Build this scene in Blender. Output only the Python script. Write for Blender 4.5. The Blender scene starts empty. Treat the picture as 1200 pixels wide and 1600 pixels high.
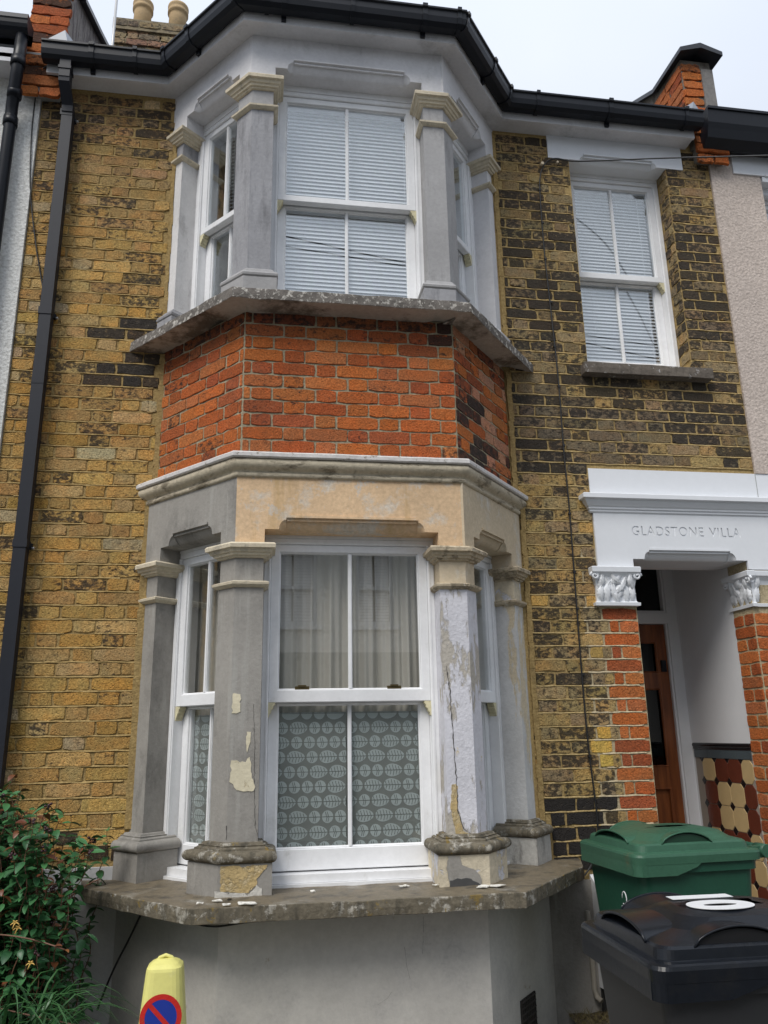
import bpy, bmesh, math, random
from mathutils import Vector, Matrix, noise
R = random.Random(7)
S = bpy.context.scene
COL = S.collection

# ------------------------------------------------------------------ camera, world, sun, exposure
CAM = Vector((0, -4.4555, 0.5894))
YAW, PIT, ROL, FPX = 0.1574, 0.2715, -0.0180, 1245.6
def cam_axes():
    f = Vector((math.sin(YAW)*math.cos(PIT), math.cos(YAW)*math.cos(PIT), math.sin(PIT)))
    r = Vector((math.cos(YAW), -math.sin(YAW), 0)); u = r.cross(f)
    c, s = math.cos(ROL), math.sin(ROL)
    return c*r+s*u, -s*r+c*u, f
CR, CU, CF = cam_axes()
cd = bpy.data.cameras.new('camera'); cam = bpy.data.objects.new('camera', cd); COL.objects.link(cam)
m = Matrix.Identity(4)
for i in range(3):
    m[i][0] = CR[i]; m[i][1] = CU[i]; m[i][2] = -CF[i]; m[i][3] = CAM[i]
cam.matrix_world = m
cd.sensor_fit = 'VERTICAL'; cd.sensor_height = 32; cd.sensor_width = 24; cd.lens = 32*FPX/1600
cd.clip_start = 0.05; cd.clip_end = 500
S.camera = cam
def proj(P):
    d = Vector(P)-CAM; w = d.dot(CF)
    return 600+FPX*d.dot(CR)/w, 800-FPX*d.dot(CU)/w

W = bpy.data.worlds.new('World'); S.world = W; W.use_nodes = True
nt = W.node_tree; bg = nt.nodes['Background']
sky = nt.nodes.new('ShaderNodeTexSky'); sky.sky_type = 'NISHITA'; sky.sun_disc = False
SUN_EL, SUN_AZ = math.radians(50), math.radians(-40)   # azimuth measured from straight behind the viewer
sky.sun_elevation = SUN_EL; sky.sun_rotation = math.radians(180+43)
# overcast deck: high even cloud, slightly mottled, over the blue
tc = nt.nodes.new('ShaderNodeTexCoord'); nz = nt.nodes.new('ShaderNodeTexNoise'); nz.inputs['Scale'].default_value = 1.6; nz.inputs['Detail'].default_value = 4
cr_ = nt.nodes.new('ShaderNodeValToRGB')
cr_.color_ramp.elements[0].position = .35; cr_.color_ramp.elements[0].color = (5.4, 5.9, 6.8, 1)
cr_.color_ramp.elements[1].position = .65; cr_.color_ramp.elements[1].color = (6.3, 6.65, 7.2, 1)
mx = nt.nodes.new('ShaderNodeMixRGB'); mx.inputs[0].default_value = .88
sp_ = nt.nodes.new('ShaderNodeSeparateXYZ'); nt.links.new(tc.outputs['Generated'], sp_.inputs[0])
grd = nt.nodes.new('ShaderNodeMapRange'); grd.inputs[1].default_value = 0; grd.inputs[2].default_value = 1; grd.inputs[3].default_value = .42; grd.inputs[4].default_value = 1.2   # an overcast dome is brightest overhead
nt.links.new(sp_.outputs[2], grd.inputs[0])
mg = nt.nodes.new('ShaderNodeMixRGB'); mg.blend_type = 'MULTIPLY'; mg.inputs[0].default_value = 1
nt.links.new(tc.outputs['Generated'], nz.inputs['Vector']); nt.links.new(nz.outputs['Fac'], cr_.inputs['Fac'])
nt.links.new(sky.outputs[0], mx.inputs[1]); nt.links.new(cr_.outputs[0], mg.inputs[1]); nt.links.new(grd.outputs[0], mg.inputs[2]); nt.links.new(mg.outputs[0], mx.inputs[2]); nt.links.new(mx.outputs[0], bg.inputs[0])
bg.inputs[1].default_value = 0.1
sd = bpy.data.lights.new('sun', 'SUN'); sun = bpy.data.objects.new('sun', sd); COL.objects.link(sun)
sd.energy = 1.5; sd.angle = math.radians(28); sd.color = (1, .955, .89)
sun.rotation_euler = (math.radians(90)-SUN_EL, 0, SUN_AZ)   # veiled sun behind the viewer's left shoulder
S.view_settings.view_transform = 'Standard'; S.view_settings.look = 'None'
S.view_settings.exposure = 0.74; S.view_settings.gamma = 1; S.view_settings.use_curve_mapping = False
S.render.engine = 'CYCLES'; S.cycles.max_bounces = 8; S.cycles.transparent_max_bounces = 16

# ------------------------------------------------------------------ helpers
def setp(o, label=None, cat=None, group=None, kind=None):
    if label: o['label'] = label
    if cat: o['category'] = cat
    if group: o['group'] = group
    if kind: o['kind'] = kind
    return o
def empty(name, loc=(0, 0, 0), label=None, cat=None, group=None, parent=None):
    o = bpy.data.objects.new(name, None); COL.objects.link(o); o.location = loc; o.empty_display_size = .1
    if parent: o.parent = parent
    return setp(o, label, cat, group)
class Fr:
    """local frame: u along the wall, d out of the wall, z up"""
    def __init__(s, o, U, N): s.o = Vector(o); s.U = Vector(U).normalized(); s.N = Vector(N).normalized()
    def P(s, u, d, z): return s.o + s.U*u + s.N*d + Vector((0, 0, z))
class G:
    def __init__(s): s.v = []; s.f = []; s.c = []; s.sm = []
    def vert(s, p): s.v.append(tuple(p)); return len(s.v)-1
    def face(s, idx, col=None, sm=False): s.f.append(tuple(idx)); s.c.append(col); s.sm.append(sm)
    def poly(s, pts, col=None, sm=False): s.face([s.vert(p) for p in pts], col, sm)
    def box(s, fr, u0, u1, d0, d1, z0, z1, col=None):
        q = [s.vert(fr.P(u, d, z)) for z in (z0, z1) for u, d in ((u0, d0), (u1, d0), (u1, d1), (u0, d1))]
        for a in ((0, 3, 2, 1), (4, 5, 6, 7), (0, 1, 5, 4), (1, 2, 6, 5), (2, 3, 7, 6), (3, 0, 4, 7)): s.face([q[i] for i in a], col)
    def prism(s, front, back, col=None, cap=True, sm=False):
        n = len(front); a = [s.vert(p) for p in front]; b = [s.vert(p) for p in back]
        if cap: s.face(a, col); s.face(b[::-1], col)
        for i in range(n): j = (i+1) % n; s.face((a[i], b[i], b[j], a[j]), col, sm)
    def loft(s, rings, closed=True, cap0=True, cap1=True, sm=False, col=None):
        ids = [[s.vert(p) for p in r] for r in rings]; n = len(rings[0])
        for a, b in zip(ids, ids[1:]):
            for i in range(n if closed else n-1):
                j = (i+1) % n; s.face((a[i], a[j], b[j], b[i]), col, sm)
        if cap0: s.face(ids[0][::-1], col)
        if cap1: s.face(ids[-1], col)
    def tube(s, pts, r, n=6, col=None):
        pts = [Vector(p) for p in pts]; rings = []
        for i, p in enumerate(pts):
            t = (pts[min(i+1, len(pts)-1)]-pts[max(i-1, 0)]).normalized()
            a = t.orthogonal().normalized() if i == 0 else (a - t*a.dot(t)).normalized()
            b = t.cross(a); rr = r(i/(len(pts)-1)) if callable(r) else r
            rings.append([p+(a*math.cos(k*2*math.pi/n)+b*math.sin(k*2*math.pi/n))*rr for k in range(n)])
        s.loft(rings, sm=True, col=col)
    def build(s, name, mat, parent=None, label=None, cat=None, group=None, kind=None, fix=True, loc=None):
        me = bpy.data.meshes.new(name); me.from_pydata(s.v, [], s.f); me.update()
        if any(c is not None for c in s.c):
            at = me.color_attributes.new('col', 'FLOAT_COLOR', 'CORNER'); k = 0
            for p, c in zip(me.polygons, s.c):
                for _ in p.loop_indices: at.data[k].color = c or (.5, .5, .5, 0); k += 1
        for p, q in zip(me.polygons, s.sm): p.use_smooth = q
        if fix:
            bm = bmesh.new(); bm.from_mesh(me); bmesh.ops.recalc_face_normals(bm, faces=bm.faces); bm.to_mesh(me); bm.free()
        me.materials.append(mat)
        o = bpy.data.objects.new(name, me); COL.objects.link(o)
        if loc is not None: me.transform(Matrix.Translation(-Vector(loc))); o.location = loc
        if parent is not None:
            o.parent = parent
        return setp(o, label, cat, group, kind)
FW = Fr((0, 0, 0), (1, 0, 0), (0, -1, 0))            # street wall of the house
AL = Vector((-.598, 0, 0)); CL = Vector((-.115, -.55, 0)); CRn = Vector((1.025, -.55, 0)); BR = Vector((1.490, 0, 0))
def rot_out(d): return Vector((d.y, -d.x, 0))
eL = (CL-AL).normalized(); nL = rot_out(eL); eR = (CRn-BR).normalized(); nR = rot_out(-eR)
FF = Fr((.455, -.55, 0), (1, 0, 0), (0, -1, 0)); FL = Fr(AL, eL, nL); FRt = Fr(BR, eR, nR)
LS = (CL-AL).length
def offset_path(pts, d):
    pts = [Vector((p[0], p[1], 0)) for p in pts]; out = []
    for i, p in enumerate(pts):
        ds = []
        if i > 0: ds.append((p-pts[i-1]).normalized())
        if i < len(pts)-1: ds.append((pts[i+1]-p).normalized())
        ns = [rot_out(x) for x in ds]
        if len(ns) == 1: out.append(p+ns[0]*d)
        else:
            b = (ns[0]+ns[1]); b.normalize(); out.append(p+b*d/max(.2, b.dot(ns[0])))
    return out
def densify(pts, step):
    pts = [Vector((p[0], p[1], 0)) for p in pts]; out = [pts[0]]; keep = [0]
    for a, b in zip(pts, pts[1:]):
        n = max(1, int((b-a).length/step))
        for k in range(1, n+1): out.append(a.lerp(b, k/n))
    return out
def sweep(g, path, prof, close=True, jit=0, step=None, seed=0, sm=False):
    """prof: list of (offset, z); closed loop of the section swept along the path"""
    rings = []
    base = [offset_path(path, d) for d, z in prof]
    if step:
        lens = [max(1, int(((Vector(path[i+1])-Vector(path[i])).length)/step)) for i in range(len(path)-1)]
    for k, (d, z) in enumerate(prof):
        row = []
        b = base[k]
        if step:
            for i in range(len(b)-1):
                for q in range(lens[i]): row.append(b[i].lerp(b[i+1], q/lens[i]))
            row.append(b[-1])
        else: row = b
        o = []
        for p in row:
            p = Vector((p.x, p.y, z))
            if jit:
                nn = noise.noise_vector(Vector((p.x*9+seed, p.y*9, z*9)))*jit + noise.noise_vector(Vector((p.x*31+seed, p.y*31, z*31)))*jit*.5
                p = p+nn
            o.append(p)
        rings.append(o)
    n = len(rings[0]); ids = [[g.vert(p) for p in r] for r in rings]; m = len(ids)
    for i in range(m if close else m-1):
        j = (i+1) % m
        for k in range(n-1): g.face((ids[i][k], ids[i][k+1], ids[j][k+1], ids[j][k]), None, sm)
    if close:
        g.face([ids[i][0] for i in range(m)]); g.face([ids[i][-1] for i in range(m)][::-1])
def rrect(w, l, r, z, cx=0, cy=0, n=4):
    out = []
    for sx, sy, a0 in ((1, 1, 0), (-1, 1, 90), (-1, -1, 180), (1, -1, 270)):
        for k in range(n+1):
            a = math.radians(a0+90*k/n)
            out.append(Vector((cx+sx*(w/2-r)+r*math.cos(a), cy+sy*(l/2-r)+r*math.sin(a), z)))
    return out

# ------------------------------------------------------------------ materials
def mk(name):
    mt = bpy.data.materials.new(name); mt.use_nodes = True; t = mt.node_tree
    return mt, t, t.nodes['Principled BSDF']
def N(t, typ, **kw):
    n = t.nodes.new(typ)
    for k, v in kw.items():
        if k in n.inputs: n.inputs[k].default_value = v
        else: setattr(n, k, v)
    return n
def pos(t, sc=(1, 1, 1)):
    g = N(t, 'ShaderNodeNewGeometry'); mp = N(t, 'ShaderNodeMapping'); mp.inputs['Scale'].default_value = sc
    t.links.new(g.outputs['Position'], mp.inputs['Vector']); return mp.outputs[0]
def noi(t, scale, det=5, sc=(1, 1, 1), rough=.6):
    n = N(t, 'ShaderNodeTexNoise'); n.inputs['Scale'].default_value = scale; n.inputs['Detail'].default_value = det; n.inputs['Roughness'].default_value = rough
    t.links.new(pos(t, sc), n.inputs['Vector']); return n.outputs['Fac']
def ramp(t, src, a, b, ca=(0, 0, 0, 1), cb=(1, 1, 1, 1)):
    r = N(t, 'ShaderNodeValToRGB'); e = r.color_ramp.elements
    e[0].position = a; e[1].position = b; e[0].color = ca; e[1].color = cb
    t.links.new(src, r.inputs[0]); return r.outputs[0]
def mix(t, fac, a, b, mode='MIX'):
    x = N(t, 'ShaderNodeMixRGB', blend_type=mode)
    for i, s in ((0, fac), (1, a), (2, b)):
        if isinstance(s, (int, float)): x.inputs[i].default_value = s if i == 0 else (s, s, s, 1)
        elif isinstance(s, tuple): x.inputs[i].default_value = s if len(s) == 4 else (*s, 1)
        else: t.links.new(s, x.inputs[i])
    return x.outputs[0]
def mth(t, op, a, b=0.):
    x = N(t, 'ShaderNodeMath', operation=op)
    for i, s in ((0, a), (1, b)):
        if isinstance(s, (int, float)): x.inputs[i].default_value = s
        else: t.links.new(s, x.inputs[i])
    return x.outputs[0]
def bump(t, bs, h, dist=.003, st=1.):
    b = N(t, 'ShaderNodeBump'); b.inputs['Distance'].default_value = dist; b.inputs['Strength'].default_value = st
    t.links.new(h, b.inputs['Height']); t.links.new(b.outputs[0], bs.inputs['Normal'])
def plain(name, c, rough=.5, nscale=0, namt=.12, spec=.5, bumpd=0, metal=0):
    mt, t, b = mk(name); b.inputs['Roughness'].default_value = rough; b.inputs['Specular IOR Level'].default_value = spec; b.inputs['Metallic'].default_value = metal
    if nscale:
        n = noi(t, nscale); n2 = noi(t, nscale*.13, 3)
        k = ramp(t, mth(t, 'ADD', mth(t, 'MULTIPLY', n, .6), mth(t, 'MULTIPLY', n2, .4)), .3, .7, tuple([1-namt]*3)+(1,), tuple([1+namt*.6]*3)+(1,))
        t.links.new(mix(t, 1., c, k, 'MULTIPLY'), b.inputs['Base Color'])
        if bumpd: bump(t, b, n, bumpd)
    else: b.inputs['Base Color'].default_value = (*c, 1)
    return mt
def brickmat():
    mt, t, b = mk('fired_brick'); b.inputs['Roughness'].default_value = .88; b.inputs['Specular IOR Level'].default_value = .25
    at = N(t, 'ShaderNodeAttribute', attribute_name='col')
    n1 = noi(t, 26, 7, (1, 1, 1.5), .7); n2 = noi(t, 110, 4); n3 = noi(t, 9, 3)
    v = mix(t, 1., at.outputs['Color'], ramp(t, n2, .3, .72, (.58, .56, .54, 1), (1.38, 1.34, 1.26, 1)), 'MULTIPLY')
    v = mix(t, ramp(t, n3, .42, .7), v, mix(t, 1., v, (1.2, 1.02, .86), 'MULTIPLY'))
    # soot and burnt skin, amount per brick
    s = mth(t, 'ADD', n1, mth(t, 'MULTIPLY', mth(t, 'SUBTRACT', at.outputs['Alpha'], .5), .55))
    v = mix(t, mth(t, 'MULTIPLY', ramp(t, s, .49, .60), .88), v, (.030, .026, .023)); v = mix(t, mth(t, 'MULTIPLY', ramp(t, noi(t, 55, 5, (1, 1, 1), .7), .60, .68), .40), v, (.08, .06, .04))
    # pale mortar smears
    v = mix(t, mth(t, 'MULTIPLY', ramp(t, noi(t, 40, 6, (1, 1, 2)), .66, .74), .3), v, (.42, .36, .26))
    t.links.new(v, b.inputs['Base Color'])
    vo = N(t, 'ShaderNodeTexVoronoi'); vo.inputs['Scale'].default_value = 75; t.links.new(pos(t), vo.inputs['Vector'])
    pit = ramp(t, vo.outputs['Distance'], .05, .32)
    h = mth(t, 'ADD', mth(t, 'MULTIPLY', noi(t, 70, 7, rough=.75), 1.2), mth(t, 'MULTIPLY', pit, .5))
    bump(t, b, h, .009, 1.); return mt
def mortarmat():
    mt, t, b = mk('lime_mortar'); b.inputs['Roughness'].default_value = .95; b.inputs['Specular IOR Level'].default_value = .2
    at = N(t, 'ShaderNodeAttribute', attribute_name='col')
    v = mix(t, 1., at.outputs['Color'], ramp(t, noi(t, 60, 6), .3, .7, (.68, .66, .62, 1), (1.2, 1.2, 1.2, 1)), 'MULTIPLY')
    v = mix(t, mth(t, 'MULTIPLY', ramp(t, noi(t, 6, 6, rough=.7), .55, .75), .45), v, (.10, .085, .06))
    t.links.new(v, b.inputs['Base Color']); bump(t, b, noi(t, 90, 6), .006); return mt
def stucco(name, A, B=None, thr=.5, soft=.06, scale=4, st=(1, 1, .5), D=None, dthr=.6, dsc=3, C=None, cthr=.62, csc=7, grain=.12, bd=.002, rough=.85):
    mt, t, b = mk(name); b.inputs['Roughness'].default_value = rough; b.inputs['Specular IOR Level'].default_value = .3
    v = mix(t, 1., A, ramp(t, noi(t, 45, 6), .3, .7, tuple([1-grain]*3)+(1,), tuple([1+grain]*3)+(1,)), 'MULTIPLY')
    v = mix(t, 1., v, ramp(t, noi(t, 2.2, 4), .3, .7, (.88, .88, .88, 1), (1.1, 1.1, 1.1, 1)), 'MULTIPLY')
    h = noi(t, 60, 6)
    if B:
        mk_ = ramp(t, noi(t, scale, 9, st, .68), thr, thr+soft)
        v = mix(t, mk_, v, mix(t, 1., B, ramp(t, noi(t, 70, 6), .3, .7, (.8, .8, .8, 1), (1.15, 1.15, 1.15, 1)), 'MULTIPLY')); h = mth(t, 'SUBTRACT', h, mth(t, 'MULTIPLY', mk_, .5))
    if C:
        v = mix(t, ramp(t, noi(t, csc, 8, (1.3, 1, 1), .7), cthr, cthr+.03), v, C)
    if D:
        v = mix(t, mth(t, 'MULTIPLY', ramp(t, noi(t, dsc, 8, (3, 3, .35), .65), dthr, dthr+.16), .75), v, D)
    t.links.new(v, b.inputs['Base Color']); bump(t, b, h, bd); return mt
BRICK, MORTAR = brickmat(), mortarmat()
CEMENT = stucco('grey_cement_render', (.30, .285, .26), (.205, .195, .178), .5, .16, 4, (1, 1, .6), (.38, .37, .34), .56, 5, grain=.07)
CEMENT_UP = stucco('weathered_grey_paint', (.35, .345, .345), (.26, .255, .25), .54, .16, 5, (1.4, 1.4, .5), (.17, .17, .175), .6, 4, grain=.07)
STREAK = stucco('streaked_grey_paint', (.31, .31, .325), (.19, .19, .20), .52, .2, 7, (1.6, 1.6, .4), (.10, .10, .11), .58, 5, grain=.08)
PALE = stucco('pale_aged_paint', (.66, .655, .67), (.54, .54, .545), .55, .15, 3.5, (1, 1, .7), (.32, .32, .33), .64, 4, grain=.05, bd=.0015)
PALEWALL = stucco('pale_stained_paint', (.66, .65, .645), (.42, .41, .41), .56, .12, 4, (1.2, 1.2, .5), (.48, .38, .22), .60, 3.2, grain=.05)
PEACH = stucco('peach_distressed_paint', (.66, .47, .29), (.62, .55, .46), .52, .10, 5, (1, 1, 1), (.40, .255, .085), .53, 2.0, (.60, .53, .45), .60, 9, grain=.14)
PEACHR = stucco('sandy_distressed_paint', (.54, .45, .32), (.58, .54, .47), .53, .1, 5, (1, 1, .7), (.30, .27, .2), .64, 4, grain=.1)
CREAM = stucco('cream_old_paint', (.60, .53, .40), (.42, .38, .30), .56, .1, 12, (1, 1, 1), (.16, .14, .10), .62, 6, grain=.12)
CREAMR = stucco('cream_flaking_paint', (.50, .42, .30), (.30, .25, .175), .52, .06, 16, (1, 1, 1), (.13, .115, .085), .58, 6, (.62, .57, .48), .6, 20, grain=.15, bd=.004)
PEEL = stucco('lavender_white_peeling_paint', (.65, .645, .685), (.46, .425, .37), .53, .03, 4.5, (1.4, 1.4, .45), (.22, .21, .20), .66, 7, (.56, .47, .31), .66, 10, grain=.08, bd=.004)
PEELW = stucco('grey_white_flaking_paint', (.55, .55, .545), (.58, .50, .36), .58, .03, 3.5, (1.6, 1.6, .35), (.2, .19, .17), .7, 7, grain=.08, bd=.003)
PEELE = stucco('bare_cream_flaking_paint', (.60, .53, .40), (.64, .64, .68), .55, .03, 7, (1, 1, .8), (.26, .2, .14), .66, 9, grain=.15, bd=.004)
MOSS = stucco('mossy_stone', (.145, .125, .09), (.40, .375, .32), .53, .08, 17, (1, 1, 1), (.055, .05, .038), .5, 8, (.22, .155, .05), .60, 9, grain=.3, bd=.0035)
SILLST = stucco('lichen_blackened_stone', (.105, .095, .08), (.55, .53, .5), .575, .05, 22, (1, 1, 1), (.035, .033, .03), .52, 9, (.24, .2, .13), .60, 12, grain=.3, bd=.005)
SILLUP = stucco('blackened_painted_stone', (.15, .135, .12), (.54, .51, .46), .525, .06, 30, (1, 1, 1), (.035, .033, .03), .58, 8, grain=.3, bd=.005)
SILLUND = stucco('cream_underside_paint', (.40, .35, .295), (.15, .12, .09), .50, .1, 3.5, (1, 1, 1), (.12, .1, .08), .63, 3, grain=.12, bd=.003)
SILLTOP = stucco('wet_stained_stone', (.17, .14, .095), (.27, .25, .21), .55, .12, 5, (1, 1, 1), (.06, .055, .045), .5, 4, (.45, .43, .40), .70, 13, grain=.2, bd=.004, rough=.5)
CORN = stucco('stained_cream_moulding', (.50, .44, .33), (.23, .195, .14), .53, .1, 8, (1, 1, 3), (.07, .062, .05), .60, 6, grain=.15, bd=.003)
CORNTOP = stucco('pale_fillet_paint', (.60, .58, .56), (.3, .27, .22), .6, .06, 20, (1, 1, 1), None, grain=.12)
RISER = stucco('smooth_grey_render', (.54, .52, .48), (.46, .445, .42), .5, .2, 2.5, (1, 1, 1), (.25, .24, .23), .66, 2.5, (.40, .355, .29), .66, 4, grain=.06, bd=.0012)
WALLBASE = stucco('white_painted_plinth', (.56, .56, .56), (.42, .42, .41), .58, .15, 4, (1, 1, 1), (.2, .2, .2), .68, 5, grain=.05)
WHITEG = plain('white_masonry_paint', (.74, .76, .79), .45, 20, .035, bumpd=.0006)
WHITEP = plain('white_porch_paint', (.70, .70, .71), .55, 14, .04)
UPVC = stucco('white_upvc', (.80, .805, .815), (.70, .70, .69), .60, .14, 7, (1, 1, .6), (.42, .40, .36), .70, 9, grain=.03, bd=.0002, rough=.32)
HORN = stucco('yellowed_horn', (.62, .57, .38), (.46, .42, .27), .55, .1, 30, (1, 1, 1), grain=.1)
GUT = plain('black_plastic', (.007, .009, .014), .42, 15, .2, spec=.3)
PIPE = plain('dark_grey_plastic', (.016, .018, .025), .5, 12, .15, spec=.3)
SOFF = stucco('aged_white_soffit', (.64, .64, .66), (.48, .48, .49), .56, .15, 4, (1, 1, 1), (.22, .2, .17), .68, 8, grain=.05, bd=.001)
DARKPATCH = plain('fresh_dark_cement', (.065, .065, .065), .8, 40, .2)
FILLER = stucco('cream_filler', (.66, .60, .44), (.56, .48, .32), .6, .06, 30, grain=.08, bd=.002)
OCHRE = stucco('ochre_exposed_stone', (.52, .39, .19), (.58, .47, .28), .5, .1, 25, (1, 1, 1), (.2, .17, .12), .66, 18, grain=.2, bd=.006)
CHALK = stucco('chalky_white_stone', (.60, .58, .53), (.35, .33, .29), .6, .05, 40, (1, 1, 1), grain=.2, bd=.005)
CHALKG = stucco('grey_weathered_plinth', (.44, .43, .40), (.27, .26, .24), .5, .12, 8, (1.4, 1.4, .6), (.13, .12, .10), .58, 6, grain=.12, bd=.003)
FLAKE = stucco('paint_flake', (.72, .70, .64), (.5, .5, .42), .58, .05, 60, grain=.1)
LEADM = plain('lead_flashing', (.30, .33, .38), .4, 15, .2)
SLATE = plain('slate_roof', (.05, .052, .06), .6, 20, .3, bumpd=.004)
COPE = plain('dark_coping', (.014, .016, .022), .35, 20, .25)
DASHL = None
def dash(name, c):
    mt, t, b = mk(name); b.inputs['Roughness'].default_value = .9
    n = noi(t, 55, 5, (1, 1, 1), .6)
    v = mix(t, 1., c, ramp(t, n, .3, .7, (.72, .71, .70, 1), (1.12, 1.12, 1.12, 1)), 'MULTIPLY')
    v = mix(t, 1., v, ramp(t, noi(t, 1.5, 4), .3, .7, (.9, .9, .9, 1), (1.06, 1.06, 1.06, 1)), 'MULTIPLY')
    t.links.new(v, b.inputs['Base Color']); bump(t, b, n, .010, 1.); return mt
DASHL = dash('white_pebbledash', (.80, .80, .77)); DASHR = dash('pinkish_pebbledash', (.60, .515, .455))
def glassmat(name, refl=1.8, tint=(.93, .97, .95)):
    mt = bpy.data.materials.new(name); mt.use_nodes = True; t = mt.node_tree; t.nodes.clear()
    o = N(t, 'ShaderNodeOutputMaterial'); mxs = N(t, 'ShaderNodeMixShader'); tr = N(t, 'ShaderNodeBsdfTransparent'); gl = N(t, 'ShaderNodeBsdfGlossy')
    tr.inputs[0].default_value = (*tint, 1); gl.inputs['Roughness'].default_value = 0.0; gl.inputs[0].default_value = (.97, 1, 1, 1)
    ge = N(t, 'ShaderNodeNewGeometry'); vm = N(t, 'ShaderNodeVectorMath', operation='DOT_PRODUCT')   # Schlick reflectance, the same from both sides of the pane
    t.links.new(ge.outputs['Incoming'], vm.inputs[0]); t.links.new(ge.outputs['Normal'], vm.inputs[1])
    c1 = mth(t, 'SUBTRACT', 1., mth(t, 'ABSOLUTE', vm.outputs['Value']))
    f = mth(t, 'MINIMUM', mth(t, 'MULTIPLY', mth(t, 'ADD', .04, mth(t, 'MULTIPLY', .96, mth(t, 'POWER', c1, 5.))), refl), .95)
    n = N(t, 'ShaderNodeBump'); n.inputs['Distance'].default_value = .00022; t.links.new(noi(t, 2.5, 1), n.inputs['Height']); t.links.new(n.outputs[0], gl.inputs['Normal'])
    t.links.new(f, mxs.inputs[0]); t.links.new(tr.outputs[0], mxs.inputs[1]); t.links.new(gl.outputs[0], mxs.inputs[2]); t.links.new(mxs.outputs[0], o.inputs[0])
    return mt
GLASS = glassmat('window_glass', 2.7, (.99, .992, .99)); GLASSU = glassmat('upper_window_glass', 3.8, (.97, .985, 1.0)); GLASSD = glassmat('door_glass', 1.0, (.10, .12, .13))
ROOM = plain('dim_room_paint', (.16, .155, .145), .9)
CURT = plain('off_white_curtain', (.52, .495, .44), .9, 30, .06)
FILM = plain('grey_green_film', (.20, .215, .20), .6, 8, .12)
LEAFP = plain('pale_leaf_print', (.46, .52, .515), .7, 14, .1)
VEIN = plain('dark_vein_print', (.15, .165, .155), .7)
SLAT = plain('white_blind_slat', (.90, .90, .90), .5, 10, .04)
WOOD = None
def woodmat():
    mt, t, b = mk('varnished_door_wood'); b.inputs['Roughness'].default_value = .35
    n = noi(t, 7, 8, (6, 6, .5), .6)
    t.links.new(ramp(t, n, .3, .7, (.115, .032, .012, 1), (.27, .085, .025, 1)), b.inputs['Base Color']); bump(t, b, n, .0008); return mt
WOOD = woodmat()
TILER = plain('red_brown_tile', (.13, .035, .02), .22, 12, .2); TILEC = plain('buff_tile', (.52, .38, .19), .22, 12, .12); TILEK = plain('black_tile', (.012, .011, .012), .2, 10, .2)
TILEB = plain('slate_blue_tile', (.075, .095, .105), .3, 10, .12); GROUT = plain('tile_grout', (.28, .24, .2), .9)
GREEN = stucco('green_bin_plastic', (.016, .068, .042), (.026, .085, .052), .55, .2, 3, (1, 1, 1), None, grain=.06, bd=.0005, rough=.38)
GREENL = stucco('stained_green_lid', (.038, .108, .066), (.15, .10, .05), .62, .16, 5, (1, 1, 1), None, grain=.08, bd=.0006, rough=.42)
GREENK = plain('green_bin_shadow_slot', (.008, .04, .02), .5)
BLK = stucco('black_bin_plastic', (.009, .011, .015), (.018, .018, .018), .58, .2, 6, (1, 1, 1), None, grain=.1, bd=.0006, rough=.27)
BLKB = plain('black_bin_body', (.018, .019, .021), .5, 12, .15)
STICK = plain('white_number_sticker', (.74, .75, .76), .5, 30, .08)
YEL = stucco('faded_yellow_plastic', (.70, .66, .22), (.66, .65, .38), .55, .2, 5, (1, 1, 1), None, grain=.04, bd=.0005, rough=.5)
RED = stucco('scuffed_red_print', (.48, .02, .015), (.62, .30, .12), .66, .03, 16, grain=.06, rough=.5); BLUE = plain('blue_print', (.008, .03, .27), .45, 18, .12)
CABLE = plain('black_cable', (.012, .012, .013), .5); METER = plain('white_meter_box', (.80, .81, .83), .4, 8, .05); OLDPIPE = plain('old_beige_pipe', (.33, .30, .25), .6, 20, .2)
SOIL = stucco('gritty_soil', (.11, .085, .05), (.26, .24, .21), .58, .06, 40, (1, 1, 1), (.04, .035, .025), .55, 12, grain=.35, bd=.02)
PAVE = stucco('grey_paving', (.20, .19, .175), (.14, .135, .125), .55, .15, 6, grain=.15, bd=.003)
ASPH = stucco('asphalt', (.055, .055, .055), (.08, .08, .08), .6, .1, 30, grain=.3, bd=.004)
TERRA = stucco('buff_clay_pot', (.50, .36, .20), (.34, .27, .18), .55, .12, 7, (1, 1, 1), (.1, .09, .07), .66, 6, grain=.1)
CHIMB = stucco('sooty_stock_brick', (.25, .205, .13), (.12, .10, .075), .5, .12, 12, (1, 1, 1), (.05, .045, .04), .6, 7, (.34, .14, .08), .68, 9, grain=.2, bd=.005)
def leafmat(name, a, b_):
    mt, t, b = mk(name); b.inputs['Roughness'].default_value = .42
    oi = N(t, 'ShaderNodeObjectInfo'); n = noi(t, 13, 3)
    f = mth(t, 'ADD', mth(t, 'MULTIPLY', oi.outputs['Random'], .5), mth(t, 'MULTIPLY', n, .6))
    t.links.new(ramp(t, f, .25, .85, (*a, 1), (*b_, 1)), b.inputs['Base Color'])
    return mt
LEAF = leafmat('dark_green_leaf', (.022, .085, .032), (.06, .19, .065)); LEAFR = leafmat('reddish_leaf', (.10, .03, .015), (.22, .09, .03)); STRAP = leafmat('strap_leaf', (.016, .058, .018), (.042, .125, .036))
STEM = plain('reddish_stem', (.16, .075, .045), .6, 20, .2); BERRY = plain('dark_berry', (.035, .008, .012), .4); PETAL = plain('pink_petal', (.5, .12, .10), .6); PETALY = plain('yellow_petal', (.7, .45, .12), .6)
GREYW = plain('grey_rendered_wall', (.35, .36, .35), .9, 10, .08)
GRASSY = plain('dry_weed', (.16, .13, .05), .8)

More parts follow.
